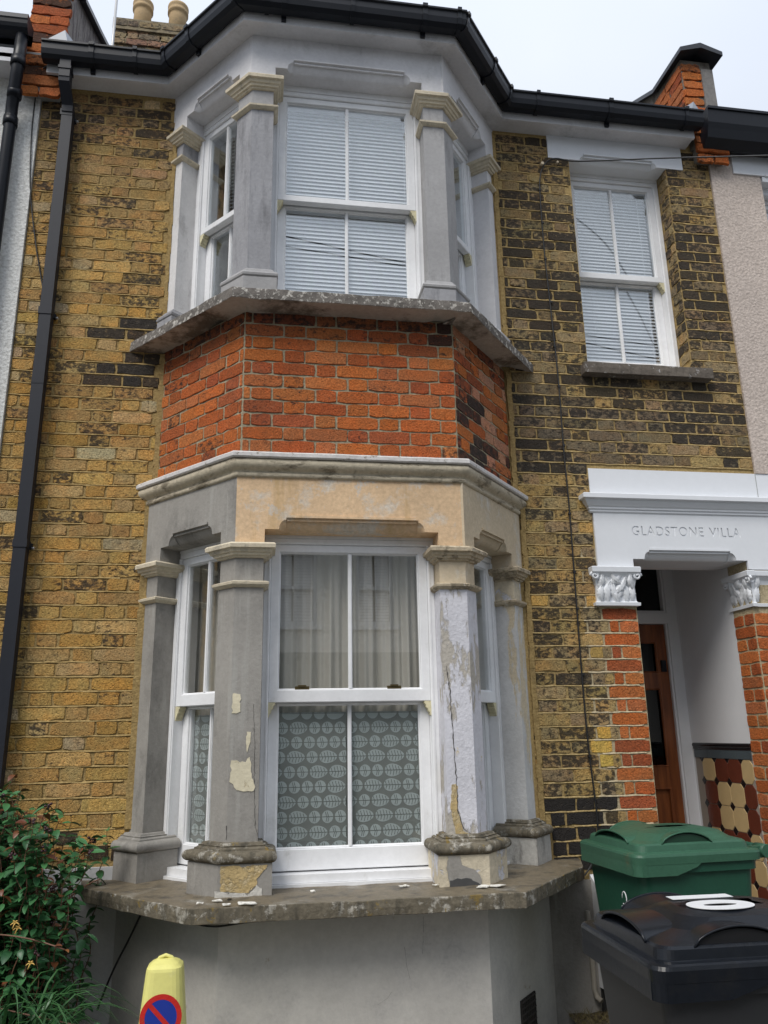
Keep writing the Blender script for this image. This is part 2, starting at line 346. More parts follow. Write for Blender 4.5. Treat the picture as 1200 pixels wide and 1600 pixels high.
# ------------------------------------------------------------------ ground
g = G()
def sheet(g, x0, x1, y0, y1, z, n=1):
    for i in range(n):
        for j in range(n):
            a = x0+(x1-x0)*i/n; b = x0+(x1-x0)*(i+1)/n; c = y0+(y1-y0)*j/n; d = y0+(y1-y0)*(j+1)/n
            g.poly([(a, c, z), (b, c, z), (b, d, z), (a, d, z)])
g = G(); sheet(g, -150, 150, -150, 150, -1.20); g.build('ground', ASPH, kind='structure')
FR0 = Fr((0, 0, 0), (1, 0, 0), (0, -1, 0))
g = G(); g.box(FR0, -12, 14, 1.32, 3.6, -1.19, -1.05); g.build('pavement', PAVE, kind='structure')
g = G(); g.box(FR0, -12, 14, 3.602, 3.75, -1.19, -1.045); g.build('kerb', plain('kerb_stone', (.3, .29, .27), .8, 20, .15), kind='structure')
g = G(); g.box(FR0, -1.5, 3.0, -.02, 1.318, -1.19, -.95); g.build('front_garden', PAVE, kind='structure')
g = G()
nx = 60
for i in range(nx):
    for j in range(6):
        q = []
        for a, b in ((i, j), (i+1, j), (i+1, j+1), (i, j+1)):
            x = -1.5+3.6*a/nx; y = .02-.34*b/6 
            y2 = y if not (-.7 < x < 1.6) else y-.60
            q.append((x, y2, -.81+.03*noise.noise(Vector((x*9, y*20, 1)))-(.13 if b == 6 else 0)))
        g.poly(q)
g.build('soil_border', SOIL, kind='structure', fix=False)

# ------------------------------------------------------------------ the house
HX0, HX1 = -1.445, 3.122
house = empty('terraced_house', (HX0, 0, -.95), 'yellow brick terraced house with a two storey painted bay window and arched porch', 'house')
HL = Vector((HX0, 0, -.95))
def hpart(g, name, mat, parent=None, **kw):
    """child of the house; coordinates stay in world space"""
    o = g.build(name, mat, None, **kw)
    par = parent or house
    o.parent = par; o.matrix_parent_inverse = Matrix.Translation(-wloc(par))
    return o
def wloc(o):
    """parts sit at the world origin, so only a top-level parent needs undoing"""
    return o.location.copy() if o.parent is None else Vector((0, 0, 0))
# --- helper: wall slab with rectangular holes in frame fr
def slab(g, fr, u0, u1, z0, z1, holes, d0, d1, colf=None):
    us = sorted(set([u0, u1]+[h[0] for h in holes]+[h[1] for h in holes])); zs = sorted(set([z0, z1]+[h[2] for h in holes]+[h[3] for h in holes]))
    us = [u for u in us if u0 <= u <= u1]; zs = [z for z in zs if z0 <= z <= z1]
    for a, b in zip(us, us[1:]):
        for c, d in zip(zs, zs[1:]):
            if any(h[0] <= a and b <= h[1] and h[2] <= c and d <= h[3] for h in holes): continue
            g.box(fr, a, b, d0, d1, c, d, colf((a+b)/2, (c+d)/2) if colf else None)
MC_L = (.36, .255, .11, 0); MC_R = (.40, .29, .13, 0); MC_P = (.46, .385, .25, 0); MC_B = (.36, .32, .225, 0)
DOOR = (2.225, 2.98); 
g = G()
holes = [(-.52, 1.41, -1.0, 4.60), (2.06, 2.787, 2.86, 4.487), (DOOR[0], DOOR[1], -1.19, 1.645)]
def mcol(u, z):
    if u < 0: return MC_L
    if z < 1.5 : return MC_P if u > 1.9 else MC_R
    return MC_R
# split for colour variation
hs = holes+[]
us = [HX0, -.52, 1.41, 1.9, 2.06, DOOR[0], 2.787, DOOR[1], HX1]; zs = [-1.19, -1.0, .6, 1.645, 2.86, 4.487, 4.60, 4.9]
for a, b in zip(us, us[1:]):
    for c, d in zip(zs, zs[1:]):
        if any(h[0] <= a and b <= h[1] and h[2] <= c and d <= h[3] for h in holes): continue
        g.box(FW, a, b, -.30, 0, c, d, mcol((a+b)/2, (c+d)/2))
wallo = hpart(g, 'front_wall', MORTAR)

# --- bricks
YELS = [(.47, .315, .11), (.44, .29, .105), (.50, .335, .12), (.38, .25, .10), (.46, .33, .15), (.43, .265, .08)]
TAN = [(.35, .27, .145), (.38, .285, .13), (.32, .25, .145), (.42, .305, .13)]
REDS = [(.43, .122, .036), (.47, .145, .040), (.40, .110, .036), (.43, .15, .058), (.34, .095, .040), (.48, .17, .055)]
def lp(a, b, t): return tuple(x+(y-x)*t for x, y in zip(a, b))
def brick_geo(g, fr, u0, u1, z0, z1, col, h=.006, rough=.0022, rot=0):
    """worn brick: jittered outline, chamfered rim, crowned face"""
    w = u1-u0; n = 5 if w > .15 else (3 if w > .07 else 2); m = 1
    pts = []
    for k in range(n): pts.append((u0+w*k/n, z0))
    pts.append((u1, z0)); pts.append((u1, (z0+z1)/2))
    for k in range(n): pts.append((u1-w*k/n, z1))
    pts.append((u0, z1)); pts.append((u0, (z0+z1)/2))
    cu, cz = (u0+u1)/2, (z0+z1)/2
    lo = []
    sk = R.uniform(-.0025, .0025)
    for (u, z) in pts:
        ju, jz = R.gauss(0, rough*.8), R.gauss(0, rough)
        if z == z0: jz -= abs(R.gauss(0, rough*.6))
        # rounded corners
        cnr = 1 if (abs(u-u0) < 1e-6 or abs(u-u1) < 1e-6) and (abs(z-z0) < 1e-6 or abs(z-z1) < 1e-6) else 0
        uu = u+ju-(u-cu)*cnr*.02; zz = z+jz-(z-cz)*cnr*.12+sk*(u-cu)/max(w, .1)
        lo.append((uu, zz))
    hh = h+R.gauss(0, .0012)
    hh = max(.0035, hh)
    back = [g.vert(fr.P(u, -.012, z)) for u, z in lo]
    mid = [g.vert(fr.P(u, hh*.72, z)) for u, z in lo]
    def ins(u, z, k=.0019):
        du = cu-u; dz = cz-z
        return u+max(-k, min(k, du)), z+max(-k, min(k, dz))
    top = [g.vert(fr.P(*(lambda q: (q[0], hh+R.gauss(0, .0011), q[1]))(ins(u, z)))) for u, z in lo]
    L = len(lo)
    for i in range(L):
        j = (i+1) % L
        g.face((back[i], back[j], mid[j], mid[i]), col); g.face((mid[i], mid[j], top[j], top[i]), col)
    # front: strip between bottom row and top row
    bot = top[0:n+1]; tp = top[n+2:2*n+3]; tp = tp[::-1]
    mr = top[n+1]; ml = top[-1]
    g.face([ml, bot[0], bot[1], tp[1], tp[0]] if n > 1 else [ml]+bot+[mr]+tp[::-1], col)
    if n > 1:
        for k in range(1, n-1): g.face([bot[k], bot[k+1], tp[k+1], tp[k]], col)
        g.face([bot[n-1], bot[n], mr, tp[n], tp[n-1]], col)
BR_LIST = []     # (screen area, frame, u0,u1,z0,z1,col,kind)
def brick(fr, u0, u1, z0, z1, col, soot, name='brick', h=.0055, rough=.0030, store=None):
    if u1-u0 < .022: return
    a = proj(fr.P(u0, 0, z0)); b = proj(fr.P(u1, 0, z0)); c = proj(fr.P(u0, 0, z1))
    area = abs((b[0]-a[0])*(c[1]-a[1])-(b[1]-a[1])*(c[0]-a[0]))
    if -60 < a[0] < 1260 and -60 < a[1] < 1660: pass
    else: area = 0
    (BR_LIST if store is None else store).append((area, fr, u0, u1, z0, z1, (*(lambda q: [max(.01, x*q*R.uniform(.96, 1.04)) for x in col])(R.uniform(.85, 1.15)), max(0, min(1, soot))), name, h, rough))
def courses(fr, ua, ub, z0, ch, k0, k1, bond, colf, skip=None, jt=.0066, **kw):
    """bond(k) -> list of joint positions"""
    for k in range(k0, k1):
        za = z0+k*ch+jt; zb = z0+(k+1)*ch-jt*.8
        js = [j for j in bond(k) if ua+.02 < j < ub-.02]; js = [ua-.0055]+js+[ub+.0055]
        for a, b in zip(js, js[1:]):
            u0, u1 = a+jt*.85+R.gauss(0, .0012), b-jt*.85+R.gauss(0, .0012)
            segs = [(u0, u1)]
            if skip:
                for (s0, s1, t0, t1) in skip:
                    if zb > t0+.01 and za < t1-.01:
                        ns = []
                        for (p, q) in segs:
                            if q <= s0 or p >= s1: ns.append((p, q)); continue
                            if p < s0-.03: ns.append((p, s0))
                            if q > s1+.03: ns.append((s1, q))
                        segs = ns
            for (p, q) in segs:
                c, s, nm = colf((p+q)/2, (za+zb)/2, k, q-p)
                brick(fr, p, q, za, zb, c, s, nm, **kw)
def flemish(ph_even, ph_odd, lo, hi):
    def f(k):
        ph = ph_even if k % 2 == 0 else ph_odd
        out = []; x = ph-.3375*40
        while x < hi+.4:
            out += [x+R.gauss(0, .0015), x+.1125+R.gauss(0, .0015)]; x += .3375
        return [o for o in out if lo-.5 < o < hi+.5]
    return f
def n2(u, z, s=1.): return noise.noise(Vector((u*s, z*s, 3.3)))
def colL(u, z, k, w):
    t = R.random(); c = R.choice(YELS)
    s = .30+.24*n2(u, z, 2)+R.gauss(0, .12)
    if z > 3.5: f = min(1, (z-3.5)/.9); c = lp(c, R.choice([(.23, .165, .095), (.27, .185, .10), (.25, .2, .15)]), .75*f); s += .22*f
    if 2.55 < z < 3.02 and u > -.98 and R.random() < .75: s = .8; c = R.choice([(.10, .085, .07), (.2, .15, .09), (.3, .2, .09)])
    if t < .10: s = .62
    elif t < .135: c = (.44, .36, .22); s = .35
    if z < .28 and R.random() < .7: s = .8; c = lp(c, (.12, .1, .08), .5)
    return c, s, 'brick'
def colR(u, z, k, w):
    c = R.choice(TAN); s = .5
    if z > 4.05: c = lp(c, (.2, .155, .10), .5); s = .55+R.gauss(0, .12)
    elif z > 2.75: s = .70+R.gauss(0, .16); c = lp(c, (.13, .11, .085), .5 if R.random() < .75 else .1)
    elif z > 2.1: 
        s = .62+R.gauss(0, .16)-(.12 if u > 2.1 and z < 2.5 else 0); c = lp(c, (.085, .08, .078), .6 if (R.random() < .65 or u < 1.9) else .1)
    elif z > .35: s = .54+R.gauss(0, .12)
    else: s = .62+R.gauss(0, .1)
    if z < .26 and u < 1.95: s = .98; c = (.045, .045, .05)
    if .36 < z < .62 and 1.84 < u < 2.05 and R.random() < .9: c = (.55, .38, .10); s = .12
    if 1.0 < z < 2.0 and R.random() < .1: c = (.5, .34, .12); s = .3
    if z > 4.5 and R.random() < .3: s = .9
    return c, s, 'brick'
def colRed(u, z, k, w):
    return R.choice(REDS), R.choice([.05, .1, .2, .12, .3]), 'red_brick'
CH = .0752
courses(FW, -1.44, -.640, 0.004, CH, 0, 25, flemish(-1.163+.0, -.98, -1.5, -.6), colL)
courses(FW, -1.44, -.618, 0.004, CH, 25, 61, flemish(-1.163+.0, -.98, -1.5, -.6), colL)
# joints measured: header 1.721-1.841 etc on the right side
bR = flemish(1.748, 1.905, 1.4, 3.2)
skipR = [(2.055, 2.79, 2.86, 4.45), (1.905, 2.915, 4.44, 4.9), (1.99, 4, -2, 2.16), (-1, 1.60, -.3, .14)]
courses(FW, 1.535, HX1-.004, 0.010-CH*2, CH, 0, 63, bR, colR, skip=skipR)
# red dressed quoin beside the door, between frieze and ground
for k in range(-3, 17):
    za, zb = .010+k*CH+.0055, .010+(k+1)*CH-.0055
    if k % 2 == 0: cells = [(2.005, 2.219)]
    else: cells = [(2.045, 2.098), (2.108, 2.221)]
    if k % 2: brick(FW, 1.984, 2.036, za, zb, R.choice(TAN), .45)
    for (a, b) in cells:
        c, s, nm = colRed(a, za, k, b-a); brick(FW, a+R.gauss(0, .002), b, za, zb, c, s, nm, rough=.0016)
# red pier right of the door: reveal facing left, and front
FJ = Fr((DOOR[1], 0, 0), (0, 1, 0), (-1, 0, 0))
for k in range(-9, 18):
    za, zb = -.012+k*CH+.0055, -.012+(k+1)*CH-.0055
    if zb > 1.31: break
    cells = [(.0, .205)] if k % 2 else [(.0, .092), (.104, .205)]
    for (a, b) in cells: c, s, nm = colRed(0, 0, k, .1); brick(FJ, a+.004, b, za, zb, c, s, nm, rough=.0016)
    cells = [(2.985, 3.195), (3.206, 3.31), (3.32, 3.53)] if k % 2 == 0 else [(2.985, 3.09), (3.10, 3.315), (3.325, 3.43)]
    for (a, b) in cells: c, s, nm = colRed(0, 0, k, .1); brick(FW, a, b, za, zb, c, s, nm, rough=.0016)
# right jamb of the upper window shows its brick returns
FJ2 = Fr((2.787, 0, 0), (0, 1, 0), (-1, 0, 0))
for k in range(38, 59):
    za, zb = .010+k*CH+.0055, .010+(k+1)*CH-.0055
    if za < 2.88: continue
    for (a, b) in ([(.003, .105)] if k % 2 else [(.003, .05), (.06, .125)]):
        c, s, nm = colR(2.8, za, k, .1); brick(FJ2, a, b, za, zb, lp(c, (.3, .25, .16), .4), s-.15, 'brick')
# struck bed joints: uneven ribbons of pointing standing a little proud
def ribbons(name, ua, ub, z0, ch, k0, k1, colfn, skip, lost=.06, hgt=.0085, out_=.0088, seed=0):
    g = G()
    for k in range(k0, k1):
        zc = z0+k*ch; u = ua; st = .022; prev = None
        while u <= ub+1e-6:
            hid = any(a-.002 < u < b+.002 and c-.02 < zc < d+.004 for a, b, c, d in skip) or noise.noise(Vector((u*5+seed, k*7.3, 2))) > .5-lost
            if hid: prev = None; u += st; continue
            nz_ = noise.noise(Vector((u*11, k*3.1, seed)))*.0026+noise.noise(Vector((u*45, k*1.7, seed+4)))*.0016
            h1 = hgt*(.50+.30*noise.noise(Vector((u*16, k*5.7, seed+8)))); h2 = hgt*(.55+.35*noise.noise(Vector((u*19, k*4.1, seed+12)))+.15*noise.noise(Vector((u*60, k, 5))))
            o_ = out_*(.82+.22*noise.noise(Vector((u*14, k*2.2, seed+3))))
            cur = [g.vert(FW.P(u, -.002, zc+nz_+h1)), g.vert(FW.P(u, o_*.55, zc+nz_+h1*.85)), g.vert(FW.P(u, o_, zc+nz_-h2*.55)), g.vert(FW.P(u, o_*.8, zc+nz_-h2)), g.vert(FW.P(u, -.002, zc+nz_-h2*1.02))]
            if prev:
                c_ = colfn(u, zc)
                for i in range(4): g.face((prev[i], cur[i], cur[i+1], prev[i+1]), c_)
            prev = cur; u += st
    hpart(g, name, MORTAR, kind='stuff', fix=False)
def mcr(u, z):
    if z < 1.3 and u > 1.9: return (.52, .44, .30, 0)
    if z > 2.7: return (.50, .365, .17, 0)
    return (.45, .335, .16, 0)
ribbons('bed_joints', -1.44, -.632, .0045, CH, 1, 61, lambda u, z: (.41, .295, .13, 0), [(-.66, -.5, 1.45, 1.98)], seed=1)
ribbons('bed_joints', 1.532, HX1-.006, .0105-CH*2, CH, 1, 64, mcr, [(2.05, 2.795, 2.80, 4.47), (1.895, 2.925, 4.42, 4.9), (1.985, 4, 1.28, 2.17), (2.215, 4, -2, 2.0), (1.2, 1.60, -.4, .14)], seed=30, lost=.02)
# red brick band of the bay
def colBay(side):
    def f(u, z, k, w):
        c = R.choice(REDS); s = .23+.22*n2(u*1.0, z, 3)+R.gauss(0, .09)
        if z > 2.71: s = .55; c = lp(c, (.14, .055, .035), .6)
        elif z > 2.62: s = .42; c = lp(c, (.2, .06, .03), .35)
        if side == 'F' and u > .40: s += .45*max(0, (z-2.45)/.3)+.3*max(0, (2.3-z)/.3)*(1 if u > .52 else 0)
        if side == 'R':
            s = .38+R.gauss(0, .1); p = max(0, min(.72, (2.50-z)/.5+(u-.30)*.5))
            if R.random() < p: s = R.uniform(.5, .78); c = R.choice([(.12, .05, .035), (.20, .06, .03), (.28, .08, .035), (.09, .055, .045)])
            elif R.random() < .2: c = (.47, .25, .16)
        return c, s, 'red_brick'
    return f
BZ = 1.988; BCH = .0735
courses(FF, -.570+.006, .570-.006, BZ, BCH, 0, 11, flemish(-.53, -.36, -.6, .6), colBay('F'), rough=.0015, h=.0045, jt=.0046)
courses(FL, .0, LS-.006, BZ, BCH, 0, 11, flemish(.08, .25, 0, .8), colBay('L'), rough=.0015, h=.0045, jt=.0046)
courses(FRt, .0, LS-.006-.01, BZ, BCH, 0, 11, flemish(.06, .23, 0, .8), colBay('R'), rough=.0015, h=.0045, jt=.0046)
# bay core: solid band behind those bricks
PATH = [AL-eL*.25, CL, CRn, BR-eR*.25]
bay = G(); sweep(bay, PATH, [(0, 1.95), (0, 2.80), (-.12, 2.80), (-.12, 1.95)])
bay.c = [MC_B]*len(bay.f)
bayo = hpart(bay, 'bay_brickwork', MORTAR)
def emit(lst, nm, parent, limit, restname):
    lst = sorted([x for x in lst if x[7] == nm], key=lambda x: -x[0])
    for x in lst[:limit]:
        g = G(); brick_geo(g, *x[1:6], x[6], h=x[8], rough=x[9]); hpart(g, nm, BRICK, parent, fix=False)
    if lst[limit:]:
        g = G()
        for x in lst[limit:]: brick_geo(g, *x[1:6], x[6], h=x[8], rough=x[9])
        hpart(g, restname, BRICK, parent, kind='stuff', fix=False)
baylist = [x for x in BR_LIST if x[1] in (FF, FL, FRt)]; walllist = [x for x in BR_LIST if x[1] not in (FF, FL, FRt)]
nr = sum(1 for x in walllist if x[7] == 'red_brick')
emit(walllist, 'red_brick', wallo, 120, 'small_red_brick')
emit(walllist, 'brick', wallo, 298, 'small_brick')
emit(baylist, 'red_brick', bayo, 176, 'small_red_brick')
# pointed mortar fillets where the bay meets the wall
for (x0, x1, z0, z1, dd) in ((-.650, -.612, .15, 1.93, .012), (-.618, -.585, 1.98, 2.78, .016), (-.62, -.598, 3.0, 4.6, .01), (1.50, 1.532, 1.98, 2.78, .016), (1.50, 1.53, 2.9, 4.6, .012), (1.535, 1.565, .12, 1.9, .012)):
    n = 24; g = G()
    for k in range(n):
        za = z0+(z1-z0)*k/n; zb = z0+(z1-z0)*(k+1)/n; j = R.uniform(-.004, .004)
        g.box(FW, x0+j, x1+j, -.01, dd+R.uniform(-.001, .001), za, zb, MC_L)
    hpart(g, 'mortar_fillet', MORTAR)

# ------------------------------------------------------------------ plinth, riser and sills of the bay
g = G(); sweep(g, PATH, [(.06, -1.1), (.06, -.12), (-.1, -.12), (-.1, -1.1)])
ris = hpart(g, 'bay_base_wall', RISER)
g = G()
g.box(FW, HX0, -.62, -.01, .022, -1.1, -.022); hpart(g, 'wall_plinth', WALLBASE)
g = G(); g.box(FW, 1.52, 1.80, -.01, .018, -1.1, -.185); hpart(g, 'wall_plinth', CEMENT)  # darker grey than the bay base: shade on this side put into the colour
# air vent
FV = Fr(BR+nR*.06, eR, nR)
g = G(); g.box(FV, .26, .44, .001, .004, -.80, -.63); v = hpart(g, 'air_vent', plain('vent_dark', (.01, .01, .01), .8), ris)
g = G()
for k in range(9): g.box(FV, .262+k*.021, .268+k*.021, .004, .009, -.80, -.63)
for k in range(7): g.box(FV, .26, .44, .005, .010, -.80+k*.026, -.794+k*.026)
hpart(g, 'vent_grille', plain('vent_iron', (.05, .045, .04), .7, 20, .3), ris)
def slabpoly(name, outer, z0, z1, mat, mtop=None, mund=None, jit=.004, step=.035, seed=0, slope=.0):
    """stone slab given its street side polyline; the wall side is closed"""
    pts = densify(outer, step); par = None
    g = G(); rows = []
    for (zz, off) in ((z0, -.0015), (z0+.0025, .0), (z0+(z1-z0)*.5, .001), (z1-.003, .0), (z1, -.003)):
        row = []
        op = offset_path([tuple(p) for p in pts], off)
        for p in op:
            q = Vector((p.x, p.y, zz))
            q += noise.noise_vector(Vector((p.x*8+seed, p.y*8, zz*14)))*jit*1.3+noise.noise_vector(Vector((p.x*30+seed, p.y*30, zz*30)))*jit*.6
            if zz == z0:   # chipped lower arris
                c = noise.noise(Vector((p.x*5+seed*3, p.y*5, 7)))
                if c > .22: q.z += (c-.22)*.09; 
            row.append(q)
        rows.append(row)
    n = len(rows[0]); ids = [[g.vert(p) for p in r] for r in rows]
    for i in range(len(ids)-1):
        for k in range(n-1): g.face((ids[i][k], ids[i][k+1], ids[i+1][k+1], ids[i+1][k]))
    return g, rows, ids
def bayslab(name, outer, z0, z1, inner, mat, mtop, mund, **kw):
    g, rows, ids = slabpoly(name, outer, z0, z1, mat, **kw)
    o = hpart(g, name, mat)
    for rr, mt, nm, dz in ((rows[-1], mtop, 'sill_top', 0), (rows[0], mund, 'sill_underside', 0)):
        g = G(); n = len(rr)
        inn = [Vector((p.x, p.y, rr[i].z+dz)) for i, p in enumerate(inner(n, rr))]
        a = [g.vert(p) for p in rr]; 
        mids = []
        K = 6
        prev = a
        for q in range(1, K+1):
            cur = []
            for i in range(n):
                p = rr[i].lerp(inn[i], q/K); p.z += .002*noise.noise(p*20)
                cur.append(g.vert(p))
            for i in range(n-1): g.face((prev[i], prev[i+1], cur[i+1], cur[i]), None, True)
            prev = cur
        hpart(g, nm, mt, o)
    return o
def inner_path(depth):
    def f(n, rr):
        out = []
        for p in rr:
            # pull towards the bay centre
            c = Vector((.455, .12, 0)); 
            if p.x < CL.x: t = AL+eL*max(-.02, min(LS, (Vector((p.x, p.y, 0))-AL).dot(eL)))-nL*depth
            elif p.x > CRn.x: t = BR+eR*max(-.02, min(LS, (Vector((p.x, p.y, 0))-BR).dot(eR)))-nR*depth
            else: t = Vector((p.x, -.55+depth, 0))
            out.append(t)
        return out
    return f
SO = .295
oL = offset_path([AL, CL, CRn, BR], SO)
lowouter = [Vector((-.842, .01, 0)), AL+nL*SO+eL*.06, oL[1], oL[2], BR+nR*SO+eR*.075, Vector((1.748, .01, 0))]
lowsill = bayslab('bay_sill', lowouter, -.140, -.078, inner_path(.14), MOSS, SILLTOP, RISER, jit=.0028, seed=4)
# upper sill, runs into the wall
p15 = offset_path([AL, CL, CRn, BR], .15)
upouter = [AL+nL*.15-eL*.15, p15[1], p15[2], BR+nR*.15-eR*.15]
upsill = bayslab('bay_sill', upouter, 2.788, 2.850, inner_path(.14), SILLUP, SILLTOP, SILLUND, jit=.004, seed=11)
# mid cornice between the storeys
g = G(); cor = [(-.05, 1.845), (.030, 1.845), (.042, 1.850), (.044, 1.866), (.036, 1.872), (.046, 1.880), (.058, 1.888), (.071, 1.902), (.074, 1.920), (.068, 1.934), (.060, 1.940)]
sweep(g, PATH, cor+[(-.05, 1.940)], jit=.0015, step=.05, seed=2, sm=True); corn = hpart(g, 'bay_cornice', CORN)
g = G(); sweep(g, PATH, [(-.05, 1.940), (.078, 1.938), (.084, 1.944), (.084, 1.962), (.076, 1.970), (.02, 1.985), (-.05, 1.985)], jit=.0018, step=.04, seed=5); hpart(g, 'cornice_fillet', CORNTOP, corn)

# ------------------------------------------------------------------ friezes with the shouldered arch heads
def arch_frieze(name, fr, u0, u1, z0, z1, a0, a1, zs, zt, d, mat, back=-.13, ins=.070, ins2=.035, maid=None):
    """a0..a1 opening, zs springing soffit, zt top of the chamfer"""
    g = G(); cv = .0
    # outline of the notch from left to right
    nt_ = [(a0, z0), (a0, zs), (a0+ins, zs)]
    for k in range(1, 6):
        an = math.radians(90*k/5); nt_.append((a0+ins+ins2*(1-math.cos(an)), zs+(zt-.010-zs)*math.sin(an)))
    nt_ += [(a0+ins+ins2, zt)]
    mirror = [(a0+a1-u, z) for u, z in nt_[::-1]]
    notch = nt_+mirror
    out = [(u0, z0)]+notch+[(u1, z0), (u1, z1), (u0, z1)]
    g.poly([fr.P(u, d, z) for u, z in out])
    # straight soffit (with the legs) pushed back
    for (p, q) in zip(notch, notch[1:]):
        flat = lambda z: min(z, zs)
        dp = .052*max(0, (p[1]-zs))/(zt-zs); dq = .052*max(0, (q[1]-zs))/(zt-zs)
        if p[1] <= zs+1e-6 and q[1] <= zs+1e-6:
            g.poly([fr.P(p[0], d, p[1]), fr.P(q[0], d, q[1]), fr.P(q[0], back, q[1]), fr.P(p[0], back, p[1])])
        else:
            prev = None; K = 6
            for s in range(K+1):
                t = s/K
                if s == 0: f = 1.
                else: f = 1-math.sin(t*math.pi/2)*.985
                dd = .008+(0.052)*t if s else 0
                def pt(u, z, dmax): 
                    zz = zs+(z-zs)*f; k = (dmax/.052) if dmax else 0
                    return fr.P(u, d-dd*max(k, .15), zz)
                cur = (pt(p[0], p[1], dp), pt(q[0], q[1], dq))
                if prev: g.poly([prev[0], prev[1], cur[1], cur[0]], None, False)
                prev = cur
            g.poly([prev[0], prev[1], fr.P(q[0], back, zs), fr.P(p[0], back, zs)])
    # small bead under the top edge of the chamfer
    b0, b1 = a0+ins+ins2+.002, a1-ins-ins2-.002
    g.box(fr, b0, b1, d-.012, d+.009, zt-.001, zt+.011); g.box(fr, b0+.004, b1-.004, d-.014, d-.004, zt-.016, zt-.006)
    # other faces
    g.poly([fr.P(u0, d, z1), fr.P(u1, d, z1), fr.P(u1, back, z1), fr.P(u0, back, z1)])
    g.poly([fr.P(u0, d, z0), fr.P(a0, d, z0), fr.P(a0, back, z0), fr.P(u0, back, z0)])
    g.poly([fr.P(u1, d, z0), fr.P(a1, d, z0), fr.P(a1, back, z0), fr.P(u1, back, z0)])
    bo = [(u0, z0), (a0, z0), (a0, zs), (a1, zs), (a1, z0), (u1, z0), (u1, z1), (u0, z1)]
    g.poly([fr.P(u, back, z) for u, z in bo])
    g.poly([fr.P(u0, d, z0), fr.P(u0, d, z1), fr.P(u0, back, z1), fr.P(u0, back, z0)]); g.poly([fr.P(u1, d, z0), fr.P(u1, d, z1), fr.P(u1, back, z1), fr.P(u1, back, z0)])
    return hpart(g, name, mat, maid, fix=False)
t2 = math.tan(math.atan2(.55, .474)/2)
def halfw(d): return .570+d*t2
def sideu(d): return LS+d*t2
for (z0, z1, zs, zt, d, mF, mL, mR, nm) in ((1.498, 1.848, 1.580, 1.640, .030, PEACH, CEMENT, PEACHR, 'bay_frieze'), (4.318, 4.70, 4.402, 4.462, .022, PALE, PALE, PALE, 'bay_frieze')):
    arch_frieze(nm, FF, -halfw(d), halfw(d), z0, z1, -.440, .440, zs, zt, d, mF)
    arch_frieze(nm, FL, -.10, sideu(d), z0, z1, .125, .635, zs, zt, d, mL)
    arch_frieze(nm, FRt, -.10, sideu(d), z0, z1, .125, .635, zs, zt, d, mR)

# ------------------------------------------------------------------ piers
def pier(poly, zb, zt_, lower, mats, label=None):
    """poly: plan polyline of the pier seen from the street (left to right)"""
    mp, msh, mneck, mcap, mbase = mats
    if lower: Z = dict(p0=-.085, p1=.052, t1=.104, b1=.135, s1=1.287, a1=1.318, n1=1.434, c1=1.503)
    else: Z = dict(p0=2.848, p1=2.985, t1=3.02, b1=3.052, s1=4.105, a1=4.135, n1=4.245, c1=4.322)
    so = .020 if lower else .002
    po = .085 if lower else .040
    g = G(); sweep(g, poly, [(so, Z['b1']-.02), (so, Z['s1']+.01), (-.06, Z['s1']+.01), (-.06, Z['b1']-.02)])
    sh = hpart(g, 'bay_pier', msh, label=label)
    # solid core so that no gap shows
    g = G(); sweep(g, poly, [(po, Z['p0']), (po, Z['p1']), (-.05, Z['p1']), (-.05, Z['p0'])], jit=.0012, step=.05, seed=zb); hpart(g, 'pier_plinth', mp, sh)
    h = Z['t1']-Z['p1']; bb = Z['b1']-Z['t1']
    if lower: pr = [(po-.01, Z['p1']), ]+[(po-.004+.024*math.cos(math.radians(a)), Z['p1']+.026+.024*math.sin(math.radians(a))) for a in range(-75, 91, 15)]+[(po-.018, Z['t1']), (po-.019, Z['t1']+bb*.22), (po-.026, Z['t1']+bb*.30), (po-.032, Z['t1']+bb*.45), (po-.030, Z['t1']+bb*.62), (po-.040, Z['t1']+bb*.66), (po-.044, Z['t1']+bb*.95), (so+.006, Z['b1'])]
    else: pr = [(po-.006, Z['p1']), (po+.004, Z['p1']+.01), (po+.006, Z['p1']+.022), (po-.002, Z['t1']), (po-.014, Z['t1']+.004), (po-.02, Z['b1']-.01), (so+.006, Z['b1'])]
    g = G(); sweep(g, poly, pr+[(-.05, Z['b1']), (-.05, Z['p1'])], jit=.0009 if lower else .0006, step=.04, seed=zb+2, sm=False); hpart(g, 'base_moulding', mbase, sh)
    g = G(); sweep(g, poly, [(so+.004, Z['s1']), (so+.012, Z['s1']+.004), (so+.024, Z['s1']+.014), (so+.026, Z['a1']-.006), (so+.014, Z['a1']), (-.05, Z['a1']), (-.05, Z['s1'])], jit=.0007, step=.05, seed=zb+3); hpart(g, 'neck_band', mcap, sh)
    g = G(); sweep(g, poly, [(so-.003, Z['a1']-.005), (so-.003, Z['n1']+.005), (-.05, Z['n1']+.005), (-.05, Z['a1']-.005)]); hpart(g, 'pier_neck', mneck, sh)
    n1, c1 = Z['n1'], Z['c1']; k = c1-n1
    cp = [(so+.002, n1), (so+.010, n1+.002), (so+.012, n1+k*.14), (so+.022, n1+k*.17), (so+.026, n1+k*.33), (so+.034, n1+k*.37), (so+.040, n1+k*.58), (so+.053, n1+k*.63), (so+.055, n1+k*.88), (so+.048, c1), (-.05, c1), (-.05, n1)]
    g = G(); sweep(g, poly, cp, jit=.0009 if lower else .0005, step=.05, seed=zb+5); hpart(g, 'capital', mcap, sh)
    return sh
def P2(fr, u, d): p = fr.P(u, d, 0); return (p.x, p.y)
D = -.15
